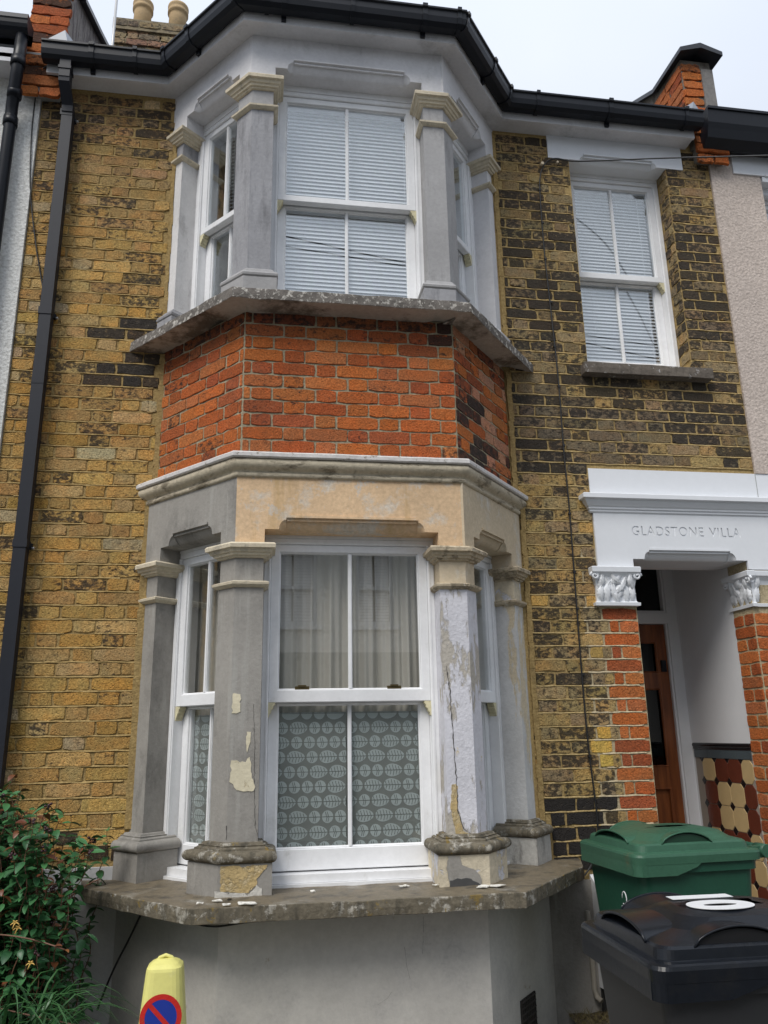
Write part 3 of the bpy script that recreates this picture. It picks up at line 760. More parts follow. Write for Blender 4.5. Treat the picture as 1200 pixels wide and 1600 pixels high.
def polys(lower):
    a = .078 if lower else .070; b = .642 if lower else .605; f = .459 if lower else .447
    return dict(
        lw=[P2(FL, -.035, -.02) if False else P2(FL, -.04, 0), P2(FL, a, 0), P2(FL, a, D)],
        lf=[P2(FL, b, D), P2(FL, b, 0), (CL.x, CL.y), (.455-f, -.55), (.455-f, -.55-D)],
        rf=[(.455+f, -.55-D), (.455+f, -.55), (CRn.x, CRn.y), P2(FRt, b, 0), P2(FRt, b, D)],
        rw=[P2(FRt, a, D), P2(FRt, a, 0), P2(FRt, -.04, 0)])
pl = polys(True); pu = polys(False)
p_lw = pier(pl['lw'], 1, 0, True, (CEMENT, CEMENT, CEMENT, CREAM, CEMENT), 'smooth grey cement pier next to the left wall')
p_lf = pier(pl['lf'], 7, 0, True, (CEMENT, CEMENT, CEMENT, CREAM, MOSS), 'grey cement pier with cream filler patches')
p_rf = pier(pl['rf'], 13, 0, True, (PEELE, PEEL, PEACHR, CREAMR, MOSS), 'pier with peeling lavender white paint')
p_rw = pier(pl['rw'], 19, 0, True, (CHALKG, PEELW, PEELE, CREAMR, MOSS), 'flaking cream and grey pier at the right wall')
pier(pu['lw'], 25, 0, False, (STREAK, PALEWALL, STREAK, CREAM, STREAK)); pier(pu['lf'], 31, 0, False, (CEMENT_UP, STREAK, CEMENT_UP, CREAM, CEMENT_UP))
pier(pu['rf'], 37, 0, False, (STREAK, CEMENT_UP, CEMENT_UP, CREAM, CEMENT_UP)); pier(pu['rw'], 43, 0, False, (STREAK, PALE, PALE, CREAM, PALE))
# filler and exposed-stone patches on the piers
def patch(fr, pts, d, mat, par, name, t=.0025, jit=.002):
    """irregular thin patch; pts in (u, z)"""
    fine = []
    for i, a in enumerate(pts):
        b = pts[(i+1) % len(pts)]; n = max(1, int(math.hypot(b[0]-a[0], b[1]-a[1])/.012))
        for k in range(n): fine.append((a[0]+(b[0]-a[0])*k/n+R.gauss(0, jit), a[1]+(b[1]-a[1])*k/n+R.gauss(0, jit)))
    g = G(); g.prism([fr.P(u, d+t, z) for u, z in fine], [fr.P(u, d-.002, z) for u, z in fine]); hpart(g, name, mat, par)
def FP(px, py, d):   # pixel of the photograph -> (u,z) on the front plane at offset d, used once to place patches
    v = CR*((px-600)/FPX)+CU*(-(py-800)/FPX)+CF; t = (-.55-d-CAM.y)/v.y; h = CAM+v*t; return (h.x-.455, h.z)
def WP(px, py, y=0.):
    v = CR*((px-600)/FPX)+CU*(-(py-800)/FPX)+CF; t = (y-CAM.y)/v.y; return CAM+v*t
def fpp(pts, d): return [FP(x, y, d) for x, y in pts]
patch(FF, fpp([(363, 1084), (376, 1084), (375, 1113), (362, 1115)], .02), .02, FILLER, p_lf, 'filler_patch')
patch(FF, fpp([(386, 1143), (392, 1144), (391, 1160), (386, 1176), (384, 1160)], .02), .02, FILLER, p_lf, 'filler_patch', jit=.001)
patch(FF, fpp([(361, 1188), (384, 1191), (389, 1182), (392, 1195), (393, 1215), (398, 1224), (397, 1236), (380, 1237), (368, 1234), (365, 1225), (359, 1222)], .02), .02, FILLER, p_lf, 'filler_patch')
patch(FF, fpp([(345, 1354), (418, 1352), (413, 1361), (402, 1372), (402, 1383), (390, 1392), (388, 1395), (344, 1393)], .085), .085, OCHRE, p_lf, 'exposed_stone')
patch(FF, fpp([(343, 1394), (388, 1396), (402, 1384), (409, 1390), (411, 1407), (350, 1411), (334, 1406), (336, 1393)], .085), .0855, CHALK, p_lf, 'exposed_stone')
patch(FF, fpp([(700, 1337), (718, 1338), (722, 1352), (735, 1356), (745, 1362), (752, 1372), (752, 1388), (704, 1390), (698, 1360)], .085), .085, CEMENT, p_rf, 'cement_patch', t=.004)
patch(FF, fpp([(703, 1376), (715, 1372), (735, 1372), (751, 1382), (752, 1389), (703, 1391)], .085), .0895, DARKPATCH, p_rf, 'cement_patch', t=.002)
patch(FF, fpp([(706, 1225), (713, 1225), (716, 1270), (724, 1298), (736, 1304), (712, 1303), (704, 1260)], .02), .02, OCHRE, p_rf, 'exposed_stone', t=.0015)
# cracks (raised lips of the render)
def crack(fr, pts, d, w, par):
    g = G(); fine = []
    for a, b in zip(pts, pts[1:]):
        n = max(2, int(math.hypot(b[0]-a[0], b[1]-a[1])/.015))
        for k in range(n): fine.append((a[0]+(b[0]-a[0])*k/n+R.gauss(0, .0015), a[1]+(b[1]-a[1])*k/n))
    fine.append(pts[-1])
    for a, b in zip(fine, fine[1:]): 
        ww = w*R.uniform(.5, 1.3)
        g.poly([fr.P(a[0]-ww/2, d+.0008, a[1]), fr.P(a[0]+ww/2, d+.0008, a[1]), fr.P(b[0]+ww/2, d+.0008, b[1]), fr.P(b[0]-ww/2, d+.0008, b[1])])
    hpart(g, 'render_crack', plain('crack_dark', (.07, .065, .06), .9) if 'crack_dark' not in bpy.data.materials else bpy.data.materials['crack_dark'], par, fix=False)
crack(FF, fpp([(697, 1040), (703, 1080), (706, 1130), (711, 1190), (713, 1220), (715, 1265), (724, 1295), (738, 1304)], .0205), .0215, .004, p_rf)
crack(FF, fpp([(396, 1100), (398, 1160), (397, 1230), (399, 1290), (404, 1310)], .0205), .0205, .002, p_lf)
crack(FF, fpp([(354, 1290), (353, 1312)], .0205), .0205, .003, p_lf)

for i_, pts_ in enumerate(([(661, 1432), (662, 1450), (660, 1490)], [(632, 1480), (636, 1510), (641, 1530)], [(590, 1570), (605, 1560), (612, 1550)])):
    crack(FF, fpp(pts_, .0605), .0605, .0009, ris)
# ------------------------------------------------------------------ sash windows
def rectframe(g, fr, u0, u1, z0, z1, ws, wt, wb, d1, d0, bev=.0035):
    """mitred frame: stile width ws, top wt, bottom wb, front d1, back d0"""
    O = [(u0, z0), (u1, z0), (u1, z1), (u0, z1)]; I = [(u0+ws, z0+wb), (u1-ws, z0+wb), (u1-ws, z1-wt), (u0+ws, z1-wt)]
    b = bev
    Ob = [(u0+b, z0+b), (u1-b, z0+b), (u1-b, z1-b), (u0+b, z1-b)]; Ib = [(u0+ws-b, z0+wb-b), (u1-ws+b, z0+wb-b), (u1-ws+b, z1-wt+b), (u0+ws-b, z1-wt+b)]
    for i in range(4):
        j = (i+1) % 4
        g.poly([fr.P(Ob[i][0], d1, Ob[i][1]), fr.P(Ob[j][0], d1, Ob[j][1]), fr.P(Ib[j][0], d1, Ib[j][1]), fr.P(Ib[i][0], d1, Ib[i][1])])
        g.poly([fr.P(O[i][0], d1-b, O[i][1]), fr.P(O[j][0], d1-b, O[j][1]), fr.P(Ob[j][0], d1, Ob[j][1]), fr.P(Ob[i][0], d1, Ob[i][1])])
        g.poly([fr.P(I[i][0], d1-b, I[i][1]), fr.P(I[j][0], d1-b, I[j][1]), fr.P(Ib[j][0], d1, Ib[j][1]), fr.P(Ib[i][0], d1, Ib[i][1])])
        g.poly([fr.P(I[i][0], d1-b, I[i][1]), fr.P(I[j][0], d1-b, I[j][1]), fr.P(I[j][0], d0, I[j][1]), fr.P(I[i][0], d0, I[i][1])])
        g.poly([fr.P(O[i][0], d1-b, O[i][1]), fr.P(O[j][0], d1-b, O[j][1]), fr.P(O[j][0], d0, O[j][1]), fr.P(O[i][0], d0, O[i][1])])
        g.poly([fr.P(O[i][0], d0, O[i][1]), fr.P(O[j][0], d0, O[j][1]), fr.P(I[j][0], d0, I[j][1]), fr.P(I[i][0], d0, I[i][1])])
def sash_window(fr, u0, u1, z0, z1, zr0, zr1, d, fs=.036, st=.045, gt=.040, wb=.095, glass=None, low_gap=0., cill=True, head=.0, parent=None):
    """box frame face at depth d; upper sash proud, lower sash set back"""
    g = G(); rectframe(g, fr, u0, u1, z0, z1, fs, .030, .01, d, d-.13)
    g.box(fr, u0-.03, u0+.004, d-.13, d-.006, z0, z1); g.box(fr, u1-.004, u1+.03, d-.13, d-.006, z0, z1)
    if head: g.box(fr, u0-.02, u1+.02, d-.13, d+.004, z1, z1+head)
    # staff beads
    g.box(fr, u0+fs-.012, u0+fs-.004, d, d+.004, z0+.01, z1-.03); g.box(fr, u1-fs+.004, u1-fs+.012, d, d+.004, z0+.01, z1-.03)
    w = hpart(g, 'sash_window', UPVC, parent)
    a0, a1 = u0+fs, u1-fs; c = (u0+u1)/2
    g = G(); rectframe(g, fr, a0, a1, zr0, z1-.03, st, gt, zr1-zr0, d-.012, d-.052); rectframe(g, fr, a0+st-.003, a1-st+.003, zr1-.003, z1-.027-gt, .009, .009, .009, d-.020, d-.048, .005)
    us = hpart(g, 'upper_sash', UPVC, w)
    g = G(); rectframe(g, fr, a0, a1, z0+.03, zr0+.035, st+.004, .045, wb, d-.062, d-.100); rectframe(g, fr, a0+st, a1-st, z0+.03+wb-.003, zr0-.007, .010, .008, .010, d-.070, d-.098, .005)
    hpart(g, 'lower_sash', UPVC, w)
    for (za, zb, dd) in ((zr1+.004, z1-.035-gt, d-.024), (z0+.03+wb+.004, zr0-.004, d-.074)):
        g = G(); g.box(fr, c-.010, c+.010, dd-.014, dd+.002, za, zb); g.box(fr, c-.006, c+.006, dd, dd+.007, za, zb); hpart(g, 'glazing_bar', UPVC, w)
        for (p, q) in ((a0+st-.004, c-.009), (c+.009, a1-st+.004)):
            g = G(); g.box(fr, p, q, dd-.012, dd-.008, za-.008, zb+.008); hpart(g, 'pane', glass or GLASS, w)
    # run-through horns under the upper sash
    for s, ue in ((1, a0), (-1, a1)):
        pr = [(0, 0), (.040, 0), (.040, -.010), (.030, -.018), (.030, -.030), (.020, -.036), (.016, -.050), (.008, -.056), (.006, -.068), (0, -.072)]
        g = G(); g.prism([fr.P(ue+s*x*.85, d-.013, zr0+z+.001) for x, z in pr], [fr.P(ue+s*x*.85, d-.055, zr0+z+.001) for x, z in pr]); hpart(g, 'sash_horn', HORN, w)
    if cill:
        g = G(); g.box(fr, u0-.01, u1+.01, d-.10, d+.010, z0-.012, z0+.024); g.box(fr, u0-.01, u1+.01, d-.08, d+.030, z0-.034, z0-.013)
        hpart(g, 'window_cill', UPVC, w)
    return w
# lower bay windows
WL = sash_window(FF, -.440, .440, -.052, 1.566, .745, .806, -.10, head=.03)
for u in (-.24, .22):   # brass sash lifts
    g = G(); g.box(FF, u-.035, u+.035, -.135, -.118, .806, .822); g.box(FF, u-.02, u+.02, -.13, -.112, .82, .828); hpart(g, 'sash_catch', plain('dark_brass', (.12, .09, .04), .4, metal=.6) if 'dark_brass' not in bpy.data.materials else bpy.data.materials['dark_brass'], WL)
WLL = sash_window(FL, .098, .622, -.052, 1.566, .745, .806, -.10, head=.03)
WLR = sash_window(FRt, .098, .622, -.052, 1.566, .745, .806, -.10, head=.03)
# upper bay windows
sash_window(FF, -.448, .448, 2.84, 4.365, 3.600, 3.640, -.11, glass=GLASSU, head=.05)
sash_window(FL, .090, .605, 2.84, 4.365, 3.600, 3.640, -.11, glass=GLASSU, head=.05)
sash_window(FRt, .090, .605, 2.84, 4.365, 3.600, 3.640, -.11, glass=GLASSU, head=.05)
# window over the porch
sash_window(FW, 2.062, 2.785, 2.875, 4.415, 3.605, 3.650, -.13, glass=GLASSU, head=.05)
# its painted lintel with the same shouldered head
arch_frieze('window_lintel', FW, 1.908, 2.914, 4.436, 4.64, 2.062, 2.786, 4.437, 4.482, .010, WHITEG, back=-.16, ins=.075, ins2=.03)
# its sill
g, rows, ids = slabpoly('s', [Vector((2.005, .05, 0)), Vector((2.005, -.075, 0)), Vector((2.885, -.075, 0)), Vector((2.885, .05, 0))], 2.782, 2.855, SILLST, jit=.003, seed=21)
for r in (ids[-1], ids[0]): g.face(r)
g.box(FW, 2.062, 2.785, -.2, .01, 2.79, 2.857)
hpart(g, 'window_sill', stucco('brown_stone_sill', (.135, .115, .095), (.42, .40, .38), .60, .04, 24, (1, 1, 1), (.05, .045, .04), .56, 9, grain=.25, bd=.004))

# ------------------------------------------------------------------ porch lintel with engraved name
LX0, LX1 = 1.997, 3.60
def porch():
    g = G(); 
    arch_frieze('porch_lintel', FW, LX0, LX1, 1.530, 1.872, DOOR[0], DOOR[1], 1.585, 1.642, .012, WHITEG, back=-.24, ins=.075, ins2=.035)
porch()
lint = [o for o in COL.objects if o.name.startswith('porch_lintel')][0]
g = G(); g.box(FW, LX0-.003, LX1, -.02, .008, 1.96, 2.158); hpart(g, 'upper_band', WHITEG, lint)
g = G(); g.box(FW, 3.121, 3.124, -.02, .0105, 1.96, 2.158); hpart(g, 'upper_band', GREYW, lint)
prof = [(-.02, 1.868), (.018, 1.868), (.026, 1.876), (.026, 1.888), (.034, 1.892), (.034, 1.902), (.042, 1.910), (.058, 1.934), (.062, 1.946), (.080, 1.950), (.080, 1.976), (.070, 1.982), (-.02, 1.986)]
pp = [(LX0, .05), (LX0, 0), (LX1, 0)]
g = G(); sweep(g, pp, prof); hpart(g, 'lintel_cornice', WHITEG, lint)
# the face of the lintel is a skin with the name cut through it
tx = bpy.data.curves.new('txt', 'FONT'); tx.body = 'GLADSTONE VILLA'; tx.size = .083; tx.extrude = .02; tx.offset = .0006; tx.space_character = 1.12; tx.space_word = 1.3
tob = bpy.data.objects.new('txt', tx); COL.objects.link(tob)
bpy.context.view_layer.update()
dg = bpy.context.evaluated_depsgraph_get(); tme = bpy.data.meshes.new_from_object(tob.evaluated_get(dg)); bpy.data.objects.remove(tob)
xs = [v.co.x for v in tme.vertices]; w0 = min(xs); w1 = max(xs); sc = (2.958-2.236)/(w1-w0)
for v in tme.vertices:
    x, y, z = v.co; v.co = Vector((2.236+(x-w0)*sc, -.012-z, 1.732+y*1.02))
bmt = bmesh.new(); bmt.from_mesh(tme); bmesh.ops.remove_doubles(bmt, verts=bmt.verts, dist=1e-5); bmesh.ops.recalc_face_normals(bmt, faces=bmt.faces); bmt.to_mesh(tme); bmt.free()
cut = bpy.data.objects.new('cut', tme); COL.objects.link(cut)
a0, a1, zs_, zt_ = DOOR[0], DOOR[1], 1.585, 1.642
nn = [(a0, 1.531), (a0, zs_), (a0+.075, zs_)]+[(a0+.075+.035*(1-math.cos(math.radians(18*k))), zs_+(zt_-.010-zs_)*math.sin(math.radians(18*k))) for k in range(1, 6)]+[(a0+.11, zt_)]
out = [(LX0+.001, 1.531)]+nn+[(a0+a1-u, z) for u, z in nn[::-1]]+[(LX1, 1.531), (LX1, 1.868), (LX0+.001, 1.868)]
g = G(); g.prism([FW.P(u, .0172, z) for u, z in out], [FW.P(u, .0121, z) for u, z in out])
skin = hpart(g, 'lintel_face', WHITEG, lint)
md = skin.modifiers.new('b', 'BOOLEAN'); md.operation = 'DIFFERENCE'; md.solver = 'EXACT'; md.object = cut
bpy.context.view_layer.update(); dg = bpy.context.evaluated_depsgraph_get()
nm_ = bpy.data.meshes.new_from_object(skin.evaluated_get(dg)); skin.modifiers.clear(); skin.data = nm_; nm_.materials.clear(); nm_.materials.append(WHITEG)
bpy.data.objects.remove(cut)
# foliate capitals of the porch
def foliate(fr, u0, u1, z0, z1, d, name, side=None):
    g = G(); H = z1-z0
    def ring(e, zz, dd): return [fr.P(u0-e, -.02, zz), fr.P(u0-e, dd, zz), fr.P(u1+e, dd, zz), fr.P(u1+e, -.02, zz)]
    rs = [ring(.010, z0, d+.012), ring(.012, z0+.018, d+.014), ring(.0, z0+.022, d), ring(-.006, z0+.03, d-.004), ring(-.008, z0+H*.5, d-.006), ring(.004, z0+H*.74, d+.006), ring(.020, z0+H*.84, d+.026), ring(.022, z0+H*.86, d+.032), ring(.024, z1-.004, d+.034), ring(.020, z1, d+.03)]
    g.loft(rs); o = hpart(g, 'capital', WHITEG, lint)
    # interlaced leaf relief: lobed blades with a raised midrib
    W_ = u1-u0; uc0 = (u0+u1)/2; rr = random.Random(5)
    L_ = [(uc0-.01, z0+.02, 62, .15, .050), (uc0+.01, z0+.02, 118, .15, .050), (uc0-.06, z0+.02, 95, .13, .055), (uc0+.06, z0+.02, 85, .13, .055), (uc0, z0+.02, 90, .10, .06),
          (uc0-.02, z0+.07, 35, .13, .042), (uc0+.02, z0+.07, 145, .13, .042), (u0+.02, z0+.10, 60, .09, .04), (u1-.02, z0+.10, 120, .09, .04), (uc0-.05, z0+.13, 20, .10, .035), (uc0+.05, z0+.13, 160, .10, .035), (u0+.035, z0+.03, 100, .10, .045), (u1-.035, z0+.03, 80, .10, .045)]
    for q, (lu, lz, an, ln_, wd_) in enumerate(L_):
        g = G(); K = 12; a_ = math.radians(an); rows = [[], [], [], [], []]
        for k in range(K):
            t = k/(K-1); bend = (t*t)*.5*(1 if an < 90 else -1)
            cu = lu+ln_*t*math.cos(a_+bend*.6); cz = lz+ln_*t*math.sin(a_+bend*.6); cz = min(cz, z1-.035)
            nx_, nz_ = -math.sin(a_+bend), math.cos(a_+bend)
            w_ = wd_*.5*max(.12, math.sin(math.pi*min(.96, t*.9+.08))**.7)*(1+.22*math.cos(t*math.pi*9))
            base = d-.006+.010*rr.random()*0+.004*(q % 3)+.030*max(0, (cz-z0)/H-.55)/.45+.012*math.sin(math.pi*t)
            for r_, (f, h_) in enumerate(((-1, -.012), (-.5, .006), (0, -.001), (.5, .006), (1, -.012))): rows[r_].append(fr.P(cu+nx_*w_*f, base+h_, cz+nz_*w_*f))
        ids = [[g.vert(p) for p in r_] for r_ in rows]
        for a, b in zip(ids, ids[1:]):
            for k in range(K-1): g.face((a[k], a[k+1], b[k+1], b[k]), None, True)
        hpart(g, 'acanthus_leaf', WHITEG, lint, fix=False)
    for s, uc in ((-1, u0), (1, u1)):      # corner scrolls
        g = G(); cpt = fr.P(uc+s*.004, d+.014, z1-.055)
        pts = []
        for k in range(20):
            a = k*.5; r_ = .026*(1-k/24)
            pts.append(cpt+fr.U*(s*r_*math.cos(a))+Vector((0, 0, r_*math.sin(a)))+fr.N*(.004*k/10))
        g.tube(pts, lambda t: .009*(1-.4*t), 6); hpart(g, 'scroll', WHITEG, lint)
    return o
foliate(FW, 1.962, 2.222, 1.296, 1.528, .03, 'capital')
foliate(FJ, -.02, .222, 1.300, 1.520, .0, 'capital')
foliate(FW, 2.985, 3.55, 1.300, 1.520, .0, 'capital')

# porch recess
PB = .90    # door plane
FPW = Fr((DOOR[1], 0, 0), (0, 1, 0), (-1, 0, 0))
g = G(); 
g.box(FW, DOOR[0], DOOR[1]+.0, -1.3, -.301, 1.74, 1.80)     # ceiling
g.box(FW, DOOR[0]-.03, DOOR[0]-.001, -1.3, -.301, -1.0, 1.76)
g.box(FW, DOOR[1]-.002, DOOR[1]+.10, -1.3, -.2065, -1.0, 1.76)
g.box(FW, DOOR[0], DOOR[1], -.30, -.245, 1.586, 1.74)
porw = hpart(g, 'porch_wall', WHITEP)
g = G(); g.box(FW, DOOR[0]-.02, DOOR[1]+.02, -1.3, 0, -1.1, -.80); hpart(g, 'porch_step', TILER)
g = G(); g.box(FPW, .004, .206, -.13, .001, -1.1, 1.6, MC_P); g.box(FW, 3.124, 3.60, -.30, -.001, -1.1, 1.6, MC_P); hpart(g, 'porch_pier', MORTAR)
# dado of geometric tiles on the right porch wall
g = G(); g.box(FPW, .208, .872, .0, .004, -.80, .452); dado = hpart(g, 'tile_dado', GROUT)
TS = .150; TZ = .1437; z_top = .398
def octa(g, fr, uc, zc, w, h, c, d0, d1):
    pts = [(-w/2+c, -h/2), (w/2-c, -h/2), (w/2, -h/2+c), (w/2, h/2-c), (w/2-c, h/2), (-w/2+c, h/2), (-w/2, h/2-c), (-w/2, -h/2+c)]
    b = .0015
    fr1 = [fr.P(uc+x*(1-2*b/w), d1, zc+y*(1-2*b/h)) for x, y in pts]; g.prism(fr1, [fr.P(uc+x, d0, zc+y) for x, y in pts])
for j in range(8):
    for i in range(5):
        ua = .185+i*TS; ub = ua+TS; zc = z_top-TZ*(j+.5)
        if ub > .875: continue
        q = ((j+1)//2+(i+1)//2) % 2
        u_lo = max(ua, .210); 
        g = G(); octa(g, FPW, (u_lo+ub)/2, zc, ub-u_lo-.003, TZ-.003, .028, .003, .0075)
        hpart(g, 'wall_tile', TILEC if q == 0 else TILER, dado)
    for i in range(5):
        u = .185+i*TS; z = z_top-TZ*j
        if u < .21 or u > .87: continue
        g = G(); s = .0255
        g.prism([FPW.P(u+x*s, .0072, z+y*s) for x, y in ((1, 0), (0, 1), (-1, 0), (0, -1))], [FPW.P(u+x*s, .003, z+y*s) for x, y in ((1, 0), (0, 1), (-1, 0), (0, -1))]); hpart(g, 'diamond_tile', TILEK, dado)
for i in range(4):
    g = G(); g.box(FPW, .21+i*.166, .21+(i+1)*.166-.002, 0.003, .009, .400, .451); hpart(g, 'border_tile', TILEB, dado)
g = G(); pr = [(0, .453), (.010, .454), (.013, .460), (.010, .466), (.015, .472), (.017, .484), (.012, .493), (0, .496)]
rings = [[FPW.P(u, d, z) for d, z in pr] for u in (.205, .30, .301, .45, .451, .60, .601, .75, .751, .875)]
g.loft(rings); hpart(g, 'dado_cap', TILEK, dado)
# door frame and door
FD = Fr((0, PB, 0), (1, 0, 0), (0, -1, 0))
g = G()
g.box(FD, 2.90, DOOR[1]+.0, -.10, .0, -.80, 1.74); g.box(FD, DOOR[0], 2.28, -.10, .0, -.80, 1.74); g.box(FD, 2.28, 2.90, -.10, .0, 1.318, 1.395); g.box(FD, 2.28, 2.90, -.09, -.01, 1.395, 1.412)
g.box(FD, 2.28, 2.90, -.10, .0, 1.725, 1.74); g.box(FD, 2.885, 2.90, -.09, -.012, -.8, 1.725); 
df = hpart(g, 'door_frame', WHITEP)
g = G(); g.box(FD, 2.28, 2.885, -.06, -.055, 1.412, 1.725); hpart(g, 'fanlight', GLASSD, df)
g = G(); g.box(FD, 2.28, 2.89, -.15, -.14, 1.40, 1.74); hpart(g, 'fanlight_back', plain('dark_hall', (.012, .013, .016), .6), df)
# door leaf: stiles, rails, mouldings
g = G(); dx0, dx1 = 2.282, 2.884; dz0, dz1 = -.79, 1.314; dm = (dx0+dx1)/2
sl = .075; mid_ = .10
panels = [(dx0+sl, dm-mid_/2, .975, 1.19), (dm+mid_/2, dx1-sl, .975, 1.19), (dx0+sl, dm-mid_/2, .34, .865), (dm+mid_/2, dx1-sl, .34, .865), (dx0+sl, dm-mid_/2, -.62, .20), (dm+mid_/2, dx1-sl, -.62, .20)]
slab(g, FD, dx0, dx1, dz0, dz1, panels, -.075, -.035)
door = hpart(g, 'front_door', WOOD, label='varnished brown panelled front door standing back in the porch')
for i, (a, b, c, d) in enumerate(panels):
    g = G(); rectframe(g, FD, a-.004, b+.004, c-.004, d+.004, .014, .014, .014, -.031, -.05, .006); hpart(g, 'panel_moulding', WOOD, door)
    g = G(); g.box(FD, a, b, -.062, -.058, c, d); hpart(g, 'door_pane' if i < 4 else 'door_panel', GLASSD if i < 4 else WOOD, door)
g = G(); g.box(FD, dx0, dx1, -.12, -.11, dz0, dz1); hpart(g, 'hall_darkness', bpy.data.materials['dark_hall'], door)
g = G(); g.box(FD, dx1-.055, dx1-.02, -.036, -.02, .98, 1.06); hpart(g, 'door_lock', GUT, door)

# ------------------------------------------------------------------ eaves: soffit, fascia, gutter
EP = [(-1.40, 0), (AL.x, 0), (CL.x, CL.y), (CRn.x, CRn.y), (BR.x, 0), (2.96, 0)]
SZ = 4.622
g = G(); sweep(g, EP, [(-.05, SZ), (.118, SZ), (.118, SZ+.01), (-.05, SZ+.01)]); sof = hpart(g, 'soffit', SOFF)
g = G(); sweep(g, EP, [(.112, SZ-.012), (.132, SZ-.012), (.132, SZ+.15), (.112, SZ+.15)]); hpart(g, 'fascia_board', SOFF)
GP = [(-1.415, 0)]+EP[1:-1]+[(2.985, 0)]
g = G(); gp = [(.133, 4.672), (.150, 4.652), (.200, 4.650), (.222, 4.668), (.232, 4.700), (.234, 4.742), (.244, 4.746), (.244, 4.758), (.226, 4.758), (.224, 4.704), (.214, 4.676), (.196, 4.660), (.152, 4.662), (.141, 4.676), (.141, 4.752), (.133, 4.752)]
sweep(g, GP, gp, sm=False); gut = hpart(g, 'gutter', GUT)
def on_path(path, s):
    pts = [Vector((*p, 0)) for p in path]
    for a, b in zip(pts, pts[1:]):
        l = (b-a).length
        if s <= l: return a.lerp(b, s/l), (b-a).normalized()
        s -= l
def union(fr, u, w=.022, bracket=False):
    """clip over the gutter"""
    g = G(); pr = [(.133, 4.664), (.148, 4.646), (.204, 4.644), (.228, 4.664), (.239, 4.698), (.240, 4.740), (.252, 4.744), (.252, 4.766), (.220, 4.766)]
    g.loft([[fr.P(u-w/2, d, z) for d, z in pr], [fr.P(u+w/2, d, z) for d, z in pr]]); hpart(g, 'gutter_union' if not bracket else 'gutter_bracket', GUT, gut)
    if bracket:
        g = G(); g.box(fr, u-.014, u+.014, .130, .150, 4.622, 4.668); hpart(g, 'bracket_tail', GUT, gut)
for fr, us_ in ((FW, ((-1.12, 1), (-.86, 0), (1.78, 0), (2.30, 1), (2.86, 0))), (FF, ((-.50, 0), (-.40, 1), (.43, 1), (.64, 0), (.0, 0))), (FL, ((.14, 0), (.38, 1), (.80, 0))), (FRt, ((.14, 0), (.40, 1), (.80, 0)))):
    for u, b in us_: union(fr, u, .024 if not b else .03, bool(b))
# rain water downpipe, square section
g = G(); g.box(FW, -1.305, -1.240, .135, .205, 4.53, 4.66); g.box(FW, -1.310, -1.235, .130, .210, 4.585, 4.605)
dp = hpart(g, 'downpipe', PIPE)
g = G(); s = .0325
ring = lambda cx, d, z: [FW.P(cx-s, d-s, z), FW.P(cx+s, d-s, z), FW.P(cx+s, d+s, z), FW.P(cx-s, d+s, z)]
g.loft([ring(-1.272, .17, 4.54), ring(-1.272, .165, 4.50), ring(-1.262, .075, 4.40), ring(-1.262, .07, 4.36)]); hpart(g, 'offset_bend', PIPE, dp)
g = G(); g.loft([ring(-1.262, .062, 4.372), ring(-1.265, .06, 3.0)]); g.loft([ring(-1.265, .060, 3.0), ring(-1.272, .060, -.90)]); hpart(g, 'pipe_length', PIPE, dp)
for z in (4.36, 2.98, 1.60, .25):
    g = G(); s = .0365; g.loft([ring(-1.267, .060, z-.022), ring(-1.267, .060, z+.022)]); g.box(FW, -1.312, -1.222, 0, .03, z-.012, z+.012); hpart(g, 'pipe_bracket', PIPE, dp)
    g = G(); g.tube([FW.P(-1.222, .03, z-.015), FW.P(-1.206, .034, z-.015)], .008, 8); hpart(g, 'bracket_bolt', plain('zinc_bolt', (.4, .4, .4), .4, metal=.7) if 'zinc_bolt' not in bpy.data.materials else bpy.data.materials['zinc_bolt'], dp)
    s = .0325
g = G(); s = .0335; g.loft([ring(-1.2665, .060, 2.52), ring(-1.2665, .060, 2.528)]); hpart(g, 'pipe_bracket', GUT, dp)

